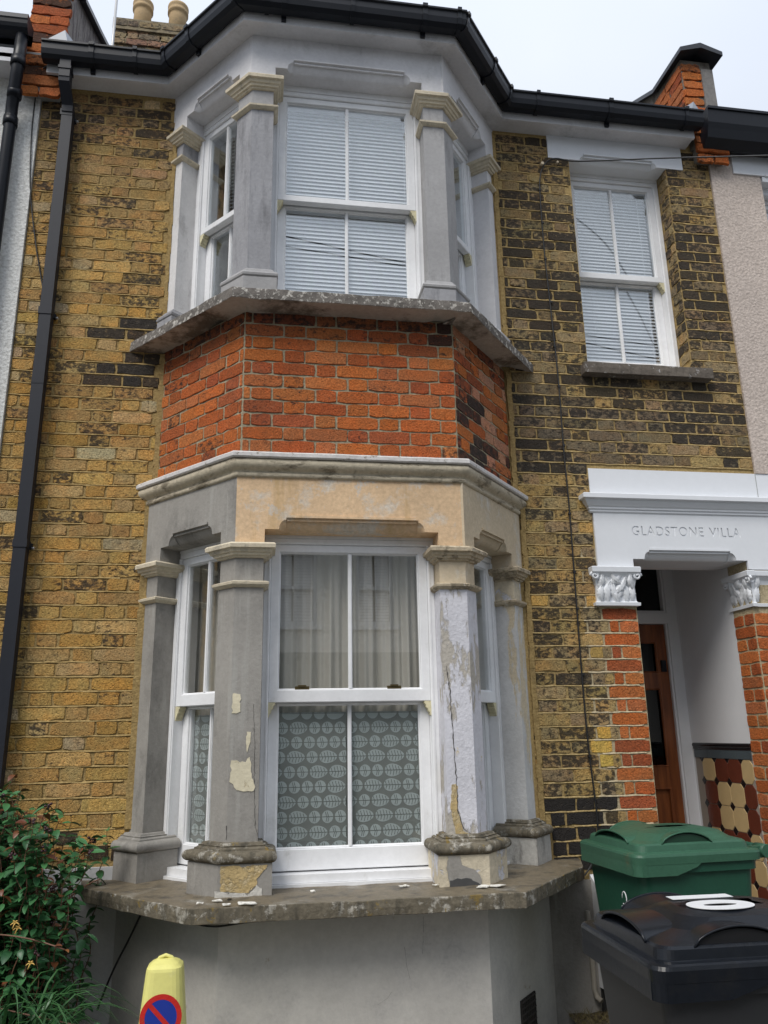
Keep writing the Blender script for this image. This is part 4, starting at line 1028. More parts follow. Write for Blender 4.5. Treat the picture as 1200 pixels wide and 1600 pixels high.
# ------------------------------------------------------------------ roof, party wall ends, chimney
g = G()
rz = lambda y: 4.76+(y+.12)*.50
g.poly([(HX0, -.12, rz(-.12)), (HX1, -.12, rz(-.12)), (HX1, 4.0, rz(4.0)), (HX0, 4.0, rz(4.0))]); g.poly([(HX0, 4, rz(4)), (HX1, 4, rz(4)), (HX1, 8, rz(0)), (HX0, 8, rz(0))])
o4 = offset_path([AL, CL, CRn, BR], .13)
ap = Vector((.455, .75, rz(.75)+.01))
for a, b in ((o4[0], o4[1]), (o4[1], o4[2]), (o4[2], o4[3])): g.poly([(a.x, a.y, 4.765), (b.x, b.y, 4.765), ap])
roof = hpart(g, 'roof', SLATE, fix=False)
for (x0, x1, nm) in ((-1.56, -1.325, 0), (3.0, 3.235, 1)):
    FPar = Fr((0, -.0, 0), (1, 0, 0), (0, -1, 0)); g = G()
    # raised party wall with a sloping top
    yy = [(-.03, 5.40), (.30, 5.42), (.85, 5.72), (2.0, 6.30), (4.0, 7.30)] if nm else [(-.04, 5.50), (.12, 5.475), (.6, 5.70), (2.0, 6.40), (4.0, 7.40)]
    for (ya, za), (yb, zb) in zip(yy, yy[1:]):
        q = [Vector((x, y, z)) for y, z0_, z1_ in ((ya, 4.60, za), (yb, 4.60, zb)) for z in (z0_, z1_) for x in (x0, x1)]
        i = [g.vert(p) for p in q]
        for f in ((0, 1, 3, 2), (4, 5, 7, 6), (0, 4, 6, 2), (1, 5, 7, 3), (2, 3, 7, 6)): g.face([i[k] for k in f])
    pw = hpart(g, 'party_wall', stucco('grey_streaked_render', (.26, .235, .22), (.12, .10, .10), .5, .1, 9, (3, 3, .4), (.36, .34, .36), .55, 8, grain=.2, bd=.006) if nm == 0 else stucco('old_party_mortar', (.22, .20, .17), (.14, .12, .10), .5, .1, 9, grain=.2, bd=.006))
    # coping following the top, with a low ridge
    g = G(); xm = (x0+x1)/2; e = .05
    rows = []
    for (y, z) in ([(yy[0][0]-.10, yy[0][1]-.0)]+yy[1:]):
        rows.append([Vector((x0-e, y, z-.02)), Vector((x0-e, y, z+.015)), Vector((xm, y, z+.075)), Vector((x1+e, y, z+.015)), Vector((x1+e, y, z-.02)), Vector((xm, y, z+.03))])
    g.loft(rows); hpart(g, 'coping', COPE, pw)
    # corbelled red brick end
    FE = Fr((0, yy[0][0], 0), (1, 0, 0), (0, -1, 0)); st_ = []
    k = 0; z = 4.46
    g = G(); g.box(FE, x0+.012, x1-.012, -.04, .040, 4.50, 4.80); hpart(g, 'corbel_core', bpy.data.materials['old_party_mortar'] if 'old_party_mortar' in bpy.data.materials else GREYW, pw)
    while z < 5.36:
        dd = .045 if z < 4.74 else .0
        if dd and k % 2 == 0: FB = Fr((0, yy[0][0]-dd, 0), (1, 0, 0), (0, -1, 0))
        elif dd: FB = Fr((0, yy[0][0]-dd-.012, 0), (1, 0, 0), (0, -1, 0))
        else: FB = FE
        segs = [(x0, x1)] if k % 2 else [(x0, xm-.004), (xm+.006, x1)]
        if nm and not dd: segs = [(x0, x1-.09)]
        for a, b in segs: brick(FB, a+R.uniform(-.006, .004), b+R.uniform(-.004, .008), z+.006, z+.070, R.choice(REDS), R.choice([.1, .35, .5]) if not (nm == 0 and k % 4 == 2) else .8, 'red_brick', h=.012, rough=.004, store=st_)
        # side face bricks
        fs_ = Fr((x1, yy[0][0], 0), (0, 1, 0), (1, 0, 0)) if nm == 0 else Fr((x0, yy[0][0], 0), (0, 1, 0), (-1, 0, 0))
        if nm and z > 4.7:
            u = .01 + (.0 if k % 2 else -.05)
            while u < .55 and z < 5.33: brick(fs_, max(.006, u), u+.205, z+.006, z+.070, R.choice(REDS), R.choice([.15, .4, .6]), 'red_brick', h=.010, rough=.004, store=st_); u += .217
        z += .0752; k += 1
    emit(st_, 'red_brick', pw, 80, 'small_red_brick')
    # flashing
    g = G(); xf = x1+.004 if nm == 0 else x0-.004; s_ = 1 if nm == 0 else -1
    if nm == 0: g.poly([(x1-.10, -.13, 4.86), (x1+.008, -.13, 4.95), (x1+.008, .25, 5.12), (x1+.14, .25, 4.98), (x1+.05, -.14, 4.78)])
    else: g.poly([(x0+.06, -.13, 4.80), (x0-.008, -.13, 4.93), (x0-.008, .20, 5.08), (x0-.13, .20, 4.96), (x0-.05, -.14, 4.78)])
    hpart(g, 'lead_flashing', LEADM, pw, fix=False)
    if nm == 1:
        g = G(); g.box(FE, x1-.088, x1+.004, -.05, .02, 4.72, 5.32); hpart(g, 'cement_fillet', stucco('grey_cement_fillet', (.20, .19, .18), (.28, .27, .25), .5, .2, 9, grain=.15), pw)
# chimney
cy = 2.6; c0 = WP(172, 60, cy).x; c1 = WP(291, 60, cy).x; ct = WP(230, 24+5, cy).z
FC = Fr((0, cy, 0), (1, 0, 0), (0, -1, 0))
ctz = WP(200, 30, cy).z
g = G(); g.box(FC, c0+.05, c1-.05, -.5, 0, 5.6, ctz-.16); ch = hpart(g, 'chimney', CHIMB)
for i, (e, za, zb) in enumerate(((.02, ctz-.34, ctz-.24), (.0, ctz-.24, ctz-.16), (.03, ctz-.16, ctz-.02))):
    g = G(); g.box(FC, c0+.05-e, c1-.05+e, -.5-e, e, za, zb); hpart(g, 'chimney_course', CHIMB, ch)
st_ = []
for k in range(16):
    z = ctz-1.25+k*.0752
    if z > ctz-.08: break
    d_ = .03 if z > ctz-.17 else (.0 if z > ctz-.25 else (.02 if z > ctz-.35 else 0))
    fb = Fr((0, cy-d_, 0), (1, 0, 0), (0, -1, 0)); x = c0+.05-(.1 if k % 2 else 0)
    while x < c1-.06:
        L_ = .215 if (int((x-c0)*9)+k) % 2 else .105
        brick(fb, max(x, c0+.04), min(x+L_, c1-.04), z+.005, z+.070, R.choice([(.28, .23, .15), (.22, .18, .13), (.32, .2, .14)]), .5, 'brick', h=.008, rough=.004, store=st_); x += L_+.011
emit(st_, 'brick', ch, 60, 'small_brick')
for px in (216, 273):
    c = WP(px, 30, cy-.0); r = (WP(px+17, 30, cy).x-WP(px-17, 30, cy).x)/2*.9; zb_ = ctz-.02; zt_ = WP(px, 5 if px < 240 else 11, cy).z
    c = Vector((c.x, cy+.22, 0)); zt_ += .22
    prof_ = [(r*1.0, zb_), (r*.92, zb_+(zt_-zb_)*.7), (r*.95, zt_-.11), (r*1.10, zt_-.10), (r*1.10, zt_-.07), (r*1.02, zt_-.06), (r*1.06, zt_-.04), (r*1.12, zt_-.02), (r*1.10, zt_), (r*.85, zt_), (r*.8, zt_-.2)]
    g = G(); g.loft([[c+Vector((rr*math.cos(a*math.pi/12), rr*math.sin(a*math.pi/12), z)) for a in range(24)] for rr, z in prof_], sm=True); hpart(g, 'chimney_pot', TERRA, ch)
# aerial pole
g = G(); b0 = WP(175, 78, 2.2); b1_ = WP(183, -10, 2.2); g.tube([b0-Vector((0, 0, 1)), b0, b1_], .014, 8)
g.build('aerial_pole', plain('aluminium_pole', (.5, .5, .5), .4, metal=.3), label='thin pale metal aerial pole strapped beside the chimney stack', cat='pole')

# ------------------------------------------------------------------ rooms behind the glass
g = G()
g.poly([(-1.4, 3.0, -.2), (2.1, 3.0, -.2), (2.1, 3.0, 4.6), (-1.4, 3.0, 4.6)]); g.poly([(-1.4, .3, -.2), (-1.4, 3, -.2), (-1.4, 3, 4.6), (-1.4, .3, 4.6)]); g.poly([(2.05, .3, -.2), (2.05, 3, -.2), (2.05, 3, 4.6), (2.05, .3, 4.6)])
for z0_, z1_ in ((-.35, -.15), (1.85, 2.7), (4.58, 4.64)):
    pts = [(-1.4, 3.0), (-1.4, .29), (-.55, .29), (-.42, .05), (-.03, -.42), (.94, -.42), (1.32, .05), (1.42, .29), (2.05, .29), (2.05, 3.0)]
    g.prism([(x, y, z1_) for x, y in pts], [(x, y, z0_) for x, y in pts])
# room behind the porch window
g.box(FW, 2.052, 3.1, -2.0, -1.9, 2.7, 4.6); g.box(FW, 3.05, 3.1, -1.9, -.31, 2.7, 4.6); g.box(FW, 2.052, 3.05, -1.9, -.31, 2.6, 2.7); g.box(FW, 2.052, 3.05, -1.9, -.31, 4.58, 4.62)
hpart(g, 'interior', ROOM, fix=False)
# curtains in the ground floor bay
def curtain(fr, u0, u1, z0, z1, d, label, folds=7, amp=.03, gather=0., seed=0):
    g = G(); n = 90; m_ = 14; ids = []
    for j in range(m_+1):
        t = j/m_; z = z0+(z1-z0)*t; row = []
        for i in range(n+1):
            s = i/n; pull = gather*(1-t)*math.sin(math.pi*s*.5)
            u = u0+(u1-u0)*s-pull*(u1-u0)*.12
            dd = d+amp*math.sin(s*folds*2*math.pi+seed+.7*math.sin(3*t+seed))*(.6+.4*noise.noise(Vector((s*6, t*2, seed))))+.010*math.sin(s*folds*4.7*math.pi+seed)
            row.append(g.vert(fr.P(u, dd, z)))
        ids.append(row)
    for a, b in zip(ids, ids[1:]):
        for i in range(n): g.face((a[i], a[i+1], b[i+1], b[i]), None, True)
    g.build('curtain', CURT, label=label, cat='curtain', group='curtains in the ground floor bay', fix=False)
curtain(FF, -.43, .015, -.12, 1.60, -.235, 'left off-white curtain hanging in the centre ground floor window', 4, seed=1)
curtain(FF, .00, .43, -.12, 1.60, -.25, 'right off-white curtain hanging in the centre ground floor window', 4, seed=2.2)
curtain(FL, .08, .42, -.12, 1.60, -.27, 'curtain behind the left side ground floor bay window', 5, seed=3)
curtain(FRt, .08, .42, -.12, 1.60, -.27, 'curtain behind the right side ground floor bay window', 5, seed=4)
# printed café nets on the lower sashes
def film(fr, u0, u1, z0, z1, d, label, seed):
    rr = random.Random(seed)
    g = G(); g.box(fr, u0, u1, d-.003, d, z0, z1)
    o = g.build('window_net', FILM, label=label, cat='window net', group='leaf patterned nets on the lower sashes')
    gl, gv = G(), G(); rows = 9; rh = (z1-.03-z0)/rows
    for r_ in range(rows+1):
        zc = z0+rh*(r_+.35); u = u0-rr.uniform(0, .08); 
        while u < u1:
            big = rr.random() < .45; w = .088 if big else .055; hgt = .030 if big else .029
            cu = u+w/2; pts = []
            for k in range(20):
                a = k*math.pi/10; x = math.cos(a)*w/2*(1 if math.cos(a) < 0 or not big else 1.0); y = math.sin(a)*hgt*(1-(.18*math.cos(a) if big else 0))
                pts.append((max(u0+.002, min(u1-.002, cu+x)), min(z1-.002, max(z0+.002, zc+y))))
            if max(p[0] for p in pts)-min(p[0] for p in pts) > .012 and pts[5][1]-pts[15][1] > .012:
                gl.poly([fr.P(x, d+.001, y) for x, y in pts])
                def line(a, b, t=.0032):
                    a = (max(u0+.002, min(u1-.002, a[0])), a[1]); b = (max(u0+.002, min(u1-.002, b[0])), b[1])
                    dx, dy = b[0]-a[0], b[1]-a[1]; L = math.hypot(dx, dy)
                    if L < .004: return
                    nx_, ny_ = -dy/L*t/2, dx/L*t/2
                    gv.poly([fr.P(a[0]+nx_, d+.0018, a[1]+ny_), fr.P(b[0]+nx_, d+.0018, b[1]+ny_), fr.P(b[0]-nx_, d+.0018, b[1]-ny_), fr.P(a[0]-nx_, d+.0018, a[1]-ny_)])
                line((cu-w*.55, zc), (cu+w*.55, zc))
                nv = 5 if big else 2
                for k in range(nv):
                    x = cu+(k-(nv-1)/2)*w*.17; hh = hgt*(.85-.12*abs(k-(nv-1)/2))
                    if zc+hh < z1 and zc-hh > z0: line((x, zc), (x-.006, zc+hh)); line((x+.003, zc), (x-.003, zc-hh))
            u += w+.008
    a = gl.build('leaf_print', LEAFP, o, fix=False); b = gv.build('vein_print', VEIN, o, fix=False)
film(FF, -.352, -.012, .045, .70, -.205, 'grey green net with pale leaf print, left half of the centre lower sash', 3)
film(FF, .012, .352, .045, .70, -.205, 'grey green net with pale leaf print, right half of the centre lower sash', 5)
film(FL, .18, .54, .045, .70, -.205, 'leaf patterned net behind the lower left side bay window', 8)
film(FRt, .18, .54, .045, .70, -.205, 'leaf patterned net behind the lower right side bay window', 9)
# venetian blinds upstairs
def blind(fr, u0, u1, z0, z1, d, label, ang=38, mat=SLAT):
    o = empty('venetian_blind', fr.P(u0, d, z1), label, 'blind', 'white venetian blinds upstairs')
    base = fr.P(u0, d, z1)
    def bb(g, nm, mt, kind=None):
        x = g.build(nm, mt, None, fix=False, kind=kind); x.parent = o; x.matrix_parent_inverse = Matrix.Translation(-base); return x
    g = G(); z = z0; a = math.radians(ang)
    while z < z1:
        hw = .0172; y0, zz0 = math.cos(a)*hw, math.sin(a)*hw; bw = R.uniform(-.001, .001)
        g.poly([fr.P(u0, d-y0, z+zz0), fr.P(u1, d-y0, z+zz0+bw), fr.P(u1, d+.001, z+.002+bw), fr.P(u0, d+.001, z+.002)]); g.poly([fr.P(u0, d+.001, z+.002), fr.P(u1, d+.001, z+.002+bw), fr.P(u1, d+y0, z-zz0+bw), fr.P(u0, d+y0, z-zz0)])
        z += .0262
    bb(g, 'blind_slats', mat, 'stuff')
    g = G()
    for u in (u0+.06, u1-.06): g.box(fr, u-.001, u+.001, d+.014, d+.016, z0, z1)
    bb(g, 'ladder_cord', mat)
    g = G(); g.box(fr, u0, u1, d-.02, d+.02, z1, z1+.03); bb(g, 'head_rail', mat)
blind(FF, -.42, .42, 2.88, 4.44, -.212, 'white venetian blind closed across the centre upstairs bay window', 58)
blind(FL, .30, .62, 2.88, 4.44, -.22, 'venetian blind behind the left side upstairs bay window', 20)
blind(FRt, .14, .60, 2.88, 4.44, -.22, 'venetian blind behind the right side upstairs bay window', 30)
blind(FW, 2.075, 2.715, 2.90, 4.46, -.232, 'white venetian blind in the upstairs window above the porch', 56)

# ------------------------------------------------------------------ neighbours
nb = empty('rendered_house', (-3.2, 0, -1.05), 'white pebbledash neighbour house at the left edge with black round downpipe', 'house')
def npart(g, name, mat, par, top, **kw):
    o = g.build(name, mat, None, **kw); o.parent = par; o.matrix_parent_inverse = Matrix.Translation(-wloc(par)); return o
g = G(); g.box(FW, -6.0, HX0-.003, -.30, .022, -1.1, 4.63); npart(g, 'wall', DASHL, nb, nb)
g = G(); g.box(FW, -6.0, -1.555, -.02, .20, 4.63, 4.66); g.box(FW, -6.0, -1.56, .18, .20, 4.60, 4.70); npart(g, 'soffit', SOFF, nb, nb)
g = G(); FG = Fr((0, 0, 0), (1, 0, 0), (0, -1, 0)); gp2 = [(.14+.0, 4.78)]+[(.20+.065*math.cos(a), 4.86-.075*math.sin(a)) for a in [math.pi*k/10 for k in range(11)]][::-1]+[(.27, 4.87), (.26, 4.91), (.14, 4.91)]
g.loft([[FG.P(-6, d, z) for d, z in gp2], [FG.P(-1.50, d, z) for d, z in gp2]]); npart(g, 'gutter', GUT, nb, nb)
g = G(); g.tube([(-1.545, -.20, 4.80), (-1.545, -.20, 4.62), (-1.55, -.19, 4.50), (-1.585, -.10, 4.36), (-1.59, -.08, 4.28), (-1.59, -.08, -.9)], .036, 12); np_ = npart(g, 'downpipe', GUT, nb, nb)
for z in (4.26, 4.60, 4.42):
    g = G(); c = (-1.59, -.08) if z < 4.4 else (-1.548, -.197) if z > 4.5 else (-1.565, -.14)
    g.tube([(c[0], c[1], z-.03), (c[0], c[1], z+.03)], .043, 12); npart(g, 'pipe_collar', GUT, np_, nb)
g = G(); g.poly([(-6, -.2, 4.86), (-1.56, -.2, 4.86), (-1.56, 4, 6.9), (-6, 4, 6.9)]); npart(g, 'roof', SLATE, nb, nb, fix=False)
nr_ = empty('rendered_house', (3.125, 0, -1.05), 'pinkish pebbledash neighbour house at the right edge with white lintel', 'house')
WX = 3.515
g = G(); slab(g, FW, HX1+.003, 7.0, 2.160, 4.63, [(WX, 4.30, 2.9, 4.45)], -.30, .014); npart(g, 'wall', DASHR, nr_, nr_)
g = G(); g.box(FW, 3.61, 7.0, -.30, -.01, -1.1, 2.16); npart(g, 'wall', DASHR, nr_, nr_)
g = G(); g.box(FW, 3.30, 4.5, .014, .026, 4.44, 4.80)
fr_ = Fr((0, 0, 0), (1, 0, 0), (0, -1, 0)); npart(g, 'lintel', WHITEG, nr_, nr_)
g = G(); g.box(FW, WX+.01, 4.3, -.10, .020, 4.395, 4.435); g.box(FW, WX+.03, 4.3, -.10, .034, 4.435, 4.449); g.box(FW, WX, 4.3, -.15, -.05, 4.34, 4.395); npart(g, 'label_moulding', WHITEG, nr_, nr_)
sw = sash_window(FW, WX+.003, 4.28, 2.92, 4.34, 3.60, 3.65, -.11, glass=GLASSU, parent=None)
sw.parent = nr_; sw.matrix_parent_inverse = Matrix.Translation(-Vector(nr_.location))
for c in sw.children: c.matrix_parent_inverse = Matrix.Identity(4)
g = G(); g.box(FW, 3.45, 4.4, -1.5, -1.4, 2.7, 4.6); npart(g, 'interior', ROOM, nr_, nr_)
g = G(); g.box(FW, 3.235, 7.0, -.02, .17, 4.63, 4.66); npart(g, 'soffit', GUT, nr_, nr_)
g = G(); gp3 = [(.02, 4.60), (.10, 4.56), (.17, 4.60), (.19, 4.66), (.205, 4.70), (.215, 4.80), (.225, 4.80), (.225, 4.82), (.02, 4.82)]
g.loft([[FG.P(3.035, d, z) for d, z in gp3], [FG.P(7, d, z) for d, z in gp3]]); npart(g, 'gutter', GUT, nr_, nr_)
g = G(); g.poly([(3.235, -.1, 4.80), (7, -.1, 4.80), (7, 4, 6.8), (3.235, 4, 6.8)]); npart(g, 'roof', SLATE, nr_, nr_, fix=False)

# terrace across the street (seen only in the glass)
YO = -11.2
op = empty('terraced_house', (0, YO-.2, -1.2), 'cream rendered house with shuttered windows, seen mirrored in the ground floor bay glass', 'house')
FO = Fr((0, YO, 0), (1, 0, 0), (0, 1, 0))
wins = [(-7.0, -6.1), (-4.6, -3.7), (-2.2, -1.3), (.15, 1.05), (1.80, 2.50), (4.2, 5.1), (6.6, 7.5)]
g = G(); slab(g, FO, -10, 10, 2.05, 5.3, [(a, b, 2.55 if b > .5 else 2.6, 4.0) for a, b in wins], -.25, 0); npart(g, 'wall', plain('cream_render', (.72, .71, .66), .9, 6, .05), op, op)
g = G(); g.box(FO, -10, 10, -.25, .03, -1.19, 2.05); npart(g, 'base_wall', plain('sage_grey_render', (.27, .29, .26), .9, 6, .05), op, op)
for a, b in wins:
    z0_ = 2.55 if b > .5 else 2.6
    g = G(); rectframe(g, FO, a, b, z0_, 4.0, .06, .06, .08, -.05, -.12); g.box(FO, a, b, -.12, -.06, 3.24, 3.30); wn = npart(g, 'window', UPVC, op, op)
    g = G(); g.box(FO, a-.1, b+.1, -.05, .06, z0_-.08, z0_); npart(g, 'sill', UPVC, wn, op)
    g = G(); z = z0_+.1
    while z < 3.9: g.box(FO, a+.07, (a+b)/2-.02, -.16, -.13, z, z+.046); g.box(FO, (a+b)/2+.02, b-.07, -.16, -.13, z, z+.046); z += .056
    npart(g, 'shutter', SLAT, wn, op)
    g = G(); g.box(FO, a, b, -.24, -.22, z0_, 4.0); npart(g, 'dark_room', ROOM, wn, op)
g = G(); g.poly([(-10, YO+.2, 5.25), (10, YO+.2, 5.25), (10, YO-3.5, 7.0), (-10, YO-3.5, 7.0)]); g.poly([(-10, YO-.25, 5.3), (10, YO-.25, 5.3), (10, YO+.2, 5.25), (-10, YO+.2, 5.25)]); npart(g, 'roof', SLATE, op, op, fix=False)

# ------------------------------------------------------------------ cables
def wire(name, pts, r, label, cat='cable', mat=CABLE, sub=6):
    P = [Vector(p) for p in pts]; out = []
    for i in range(len(P)-1):
        p0 = P[max(i-1, 0)]; p1 = P[i]; p2 = P[i+1]; p3 = P[min(i+2, len(P)-1)]
        for k in range(sub):
            t = k/sub; out.append(.5*((2*p1)+(-p0+p2)*t+(2*p0-5*p1+4*p2-p3)*t*t+(-p0+3*p1-3*p2+p3)*t**3))
    out.append(P[-1]); g = G(); g.tube(out, r, 6)
    o = g.build(name, mat, label=label, cat=cat, loc=pts[0]); return o
cb = wire('telephone_cable', [tuple(WP(1330, 238, -1.0)), tuple(WP(1200, 243, -.7)), tuple(WP(1040, 247, -.32)), tuple(WP(905, 252, -.07)), (1.95, -.035, 4.41), (1.87, -.03, 4.36), (1.83, -.016, 4.24), (1.822, -.014, 4.0), (1.822, -.014, 3.645), (1.835, -.014, 3.17), (1.845, -.014, 2.72), (1.842, -.014, 2.28), (1.847, -.014, 1.87), (1.842, -.014, 1.28), (1.840, -.014, .73), (1.846, -.014, .45), (1.86, -.014, .10), (1.835, -.014, -.06), (1.74, -.03, -.17), (1.60, -.10, -.18)], .0048, 'thin black telephone cable running down the brick wall between bay and porch', 'cable')
for z in (4.16, 3.9, 3.62, 3.3, 2.98, 2.7, 2.3, 1.86, 1.5, 1.28, .9, .45):
    x = 1.822 if z > 3.5 else 1.835+.008*(z < 2.9); g = G(); g.box(FW, x-.004, x+.012, .004, .02, z-.006, z+.006); o = g.build('cable_clip', CABLE); o.parent = cb; o.matrix_parent_inverse = Matrix.Translation(-Vector(cb.location))
b = WP(844, 262); g = G(); g.tube([(b.x, -.0, b.z), (b.x+.0, -.05, b.z)], .011, 8); g.tube([(b.x+.115, 0, b.z+.03), (b.x+.115, -.04, b.z+.03)], .008, 8)
o = g.build('cable_hook', plain('galvanised_hook', (.5, .42, .3), .5, metal=.4)); o.parent = cb; o.matrix_parent_inverse = Matrix.Translation(-Vector(cb.location))
wire('old_cable', [(-1.36, -.12, 4.70), (-1.43, -.10, 4.66), (-1.475, -.035, 4.58), (-1.478, -.030, 4.30), (-1.462, -.030, 4.0), (-1.440, -.016, 3.77), (-1.385, -.014, 3.47), (-1.335, -.012, 3.25), (-1.30, -.012, 3.1)], .0042, 'slack black cable drooping beside the square downpipe at top left')
wire('sill_cable', [(-.50, -.24, -.17), (-.42, -.34, -.20), (-.30, -.52, -.185), (-.16, -.68, -.18), (0, -.70, -.165), (.3, -.68, -.16), (.62, -.69, -.15), (.9, -.70, -.16), (1.1, -.66, -.15), (1.3, -.42, -.14), (1.5, -.2, -.16)], .0045, 'black cable tacked under the chipped ground floor bay sill')
wire('loose_cable', [(-.50, -.24, -.17), (-.56, -.19, -.30), (-.64, -.13, -.46), (-.70, -.12, -.62)], .005, 'black cable dropping behind the shrub at the bay base')
for i, (z, dz) in enumerate(((5.2, 0), (5.5, .1), (3.6, 0))):
    pass
wire('street_wire', [(-9, -8.4, 10.6), (0, -7.4, 8.3), (9, -6.4, 6.1)], .012, 'upper overhead street wire mirrored in the upstairs glass')
wire('street_wire', [(-9, -8.4, 9.9), (0, -7.4, 8.1), (9, -6.4, 6.5)], .010, 'lower overhead street wire mirrored in the upstairs glass')

# ------------------------------------------------------------------ meter box, old pipe
mb = G(); mb.prism([FW.P(1.795, .001, -.16), FW.P(1.795, .11, -.215), FW.P(1.795, .12, -.235), FW.P(1.795, .12, -.69), FW.P(1.795, .001, -.70)], [FW.P(2.18, .001, -.16), FW.P(2.18, .11, -.215), FW.P(2.18, .12, -.235), FW.P(2.18, .12, -.69), FW.P(2.18, .001, -.70)])
mbo = mb.build('meter_box', METER, label='white plastic meter box on the wall behind the green bin', cat='meter box')
g = G(); g.box(FW, 1.83, 2.15, .120, .126, -.66, -.27); g.build('meter_door', METER, mbo)
g = G(); g.box(FW, 1.80, 2.19, -.01, .030, -.97, -.70); hpart(g, 'recess_shade_block', plain('painted_recess_shade', (.02, .02, .02), .9))  # black block standing proud; the recess's shade is put into its colour
g = G(); g.tube([(1.755, -.035, -.33), (1.757, -.035, -.45), (1.76, -.035, -.70), (1.765, -.045, -.735), (1.78, -.07, -.75)], .014, 10)
po_ = g.build('waste_pipe', OLDPIPE, label='short old beige waste pipe with elbow left of the meter box', cat='pipe')

# ------------------------------------------------------------------ wheelie bins
def text_mesh(body, size, ext=.0):
    c = bpy.data.curves.new('t', 'FONT'); c.body = body; c.size = size; c.extrude = ext; c.offset = size*.05
    o = bpy.data.objects.new('t', c); COL.objects.link(o); bpy.context.view_layer.update()
    me = bpy.data.meshes.new_from_object(o.evaluated_get(bpy.context.evaluated_depsgraph_get())); bpy.data.objects.remove(o); return me
def bin_(name, loc, rz, Wd, Ln, H, ground, mlid, mbody, mdark, label, number=None, style=0):
    """front edge at local -x, hinge at +x. H = rim height above its ground"""
    root = empty(name, (loc[0], loc[1], ground), label, 'wheelie bin', 'wheelie bins in front of the house'); root.rotation_euler = (0, 0, rz)
    def ch(g, nm, mt, **k): 
        o = g.build(nm, mt, root, **k); return o
    B = lambda z, w, l, r=.05, cx=0: rrect(l, w, r, z, cx, 0, 8)
    # body (tapers to the foot)
    g = G(); g.loft([B(.06, Wd*.72, Ln*.66, .05, .0), B(.10, Wd*.74, Ln*.70, .05, .0), B(H*.55, Wd*.83, Ln*.80, .05), B(H-.10, Wd*.90, Ln*.885, .05), B(H-.075, Wd*.905, Ln*.89, .05), B(H-.07, Wd*.955, Ln*.94, .05), B(H-.005, Wd*.96, Ln*.95, .05), B(H-.005, Wd*.90, Ln*.89, .05), B(H-.3, Wd*.8, Ln*.8, .05)], sm=False, cap1=False)
    body = ch(g, 'bin_body', mbody)
    # moulded arch on the long side
    g = G(); K = 16; w_ = Ln*.17; top_ = H-.24
    ysd = lambda z: -(Wd*.90/2)*(1-(H-z)*.17/ H*1.0)
    pts = []
    for k in range(K+1):
        a = math.pi*(1-k/K); x = .12+w_*(abs(math.cos(a))**.5)*(1 if math.cos(a) > 0 else -1); z = top_-.10+.10*(math.sin(a)**.5)
        pts.append((x, z))
    pts = [(.12-w_, top_-.40)]+pts+[(.12+w_, top_-.40)]
    g.tube([Vector((x, ysd(z)-.001, z)) for x, z in pts], .007, 6); ch(g, 'side_rib', mbody)
    if style:
        for xr in (-.10, .10, .26):
            g = G(); zz = (H-.12, .15)
            q = [Vector((xr*(.80+.2*(z/H)), ysd(z) if z > .5 else -(Wd*.90/2)*(1-(H-z)*.17/H), z)) for z in (H-.12, H*.5, .15)]
            g.tube(q, .0045, 5); ch(g, 'side_rib', mbody)
    # lid: skirt, step, sunk rim, raised hump
    s = .012; e = .055 if style == 0 else .05
    L0 = lambda z, k, r=.05, cx=0: rrect(Ln*1.0-2*k, Wd-2*k, r, z, cx, 0, 8)
    rings = [L0(H-.030, .012), L0(H-.030, 0), L0(H+.002, -.002), L0(H+.012, .002), L0(H+.016, .010), L0(H+.017, .030), L0(H+.019, .034), L0(H+.045, .040), L0(H+.052, .048)]
    def hump(z, k, dx=0, f=1.): return rrect((Ln-2*k), (Wd-2*k), .09, z, dx, 0, 8)
    if style == 0:
        rings += [hump(H+.060, .075, 0), hump(H+.085, .12, .02), hump(H+.093, .17, .03), hump(H+.095, .24, .03)]
    else:
        rings += [hump(H+.058, .07, .0), hump(H+.072, .12, .02), hump(H+.098, .165, .03), hump(H+.108, .195, .03), hump(H+.111, .25, .03)]
    g = G(); g.loft(rings, sm=False, cap0=False); lid = ch(g, 'lid', mlid)
    # deeper apron at the front part of the skirt
    g = G()
    for sy in (-1, 1):
        pr = [(-Ln/2+.03, H-.028), (-Ln/2+.03, H-.078), (-Ln/2+Ln*.30, H-.078), (-Ln/2+Ln*.46, H-.046), (-Ln/2+Ln*.50, H-.028)]
        y = sy*(Wd/2-.001); g.prism([Vector((x, y, z)) for x, z in pr], [Vector((x, y-sy*.010, z)) for x, z in pr])
    g.loft([[Vector((-Ln/2, -Wd/2+.04, H-.026)), Vector((-Ln/2, Wd/2-.04, H-.026)), Vector((-Ln/2+.01, Wd/2-.04, H-.026)), Vector((-Ln/2+.01, -Wd/2+.04, H-.026))], [Vector((-Ln/2-.001, -Wd/2+.04, H-.078)), Vector((-Ln/2-.001, Wd/2-.04, H-.078)), Vector((-Ln/2+.01, Wd/2-.04, H-.078)), Vector((-Ln/2+.01, -Wd/2+.04, H-.078))]])
    for sy in (-1, 1):
        cx, cy_ = -Ln/2+.05, sy*(Wd/2-.05); arc = [(cx-.05*math.cos(a), cy_+sy*.05*math.sin(a)) for a in [k*math.pi/12 for k in range(7)]]
        for (xa, ya), (xb, yb) in zip(arc, arc[1:]): g.poly([(xa, ya, H-.026), (xb, yb, H-.026), (xb, yb, H-.078), (xa, ya, H-.078)])
    ch(g, 'lid_apron', mlid)
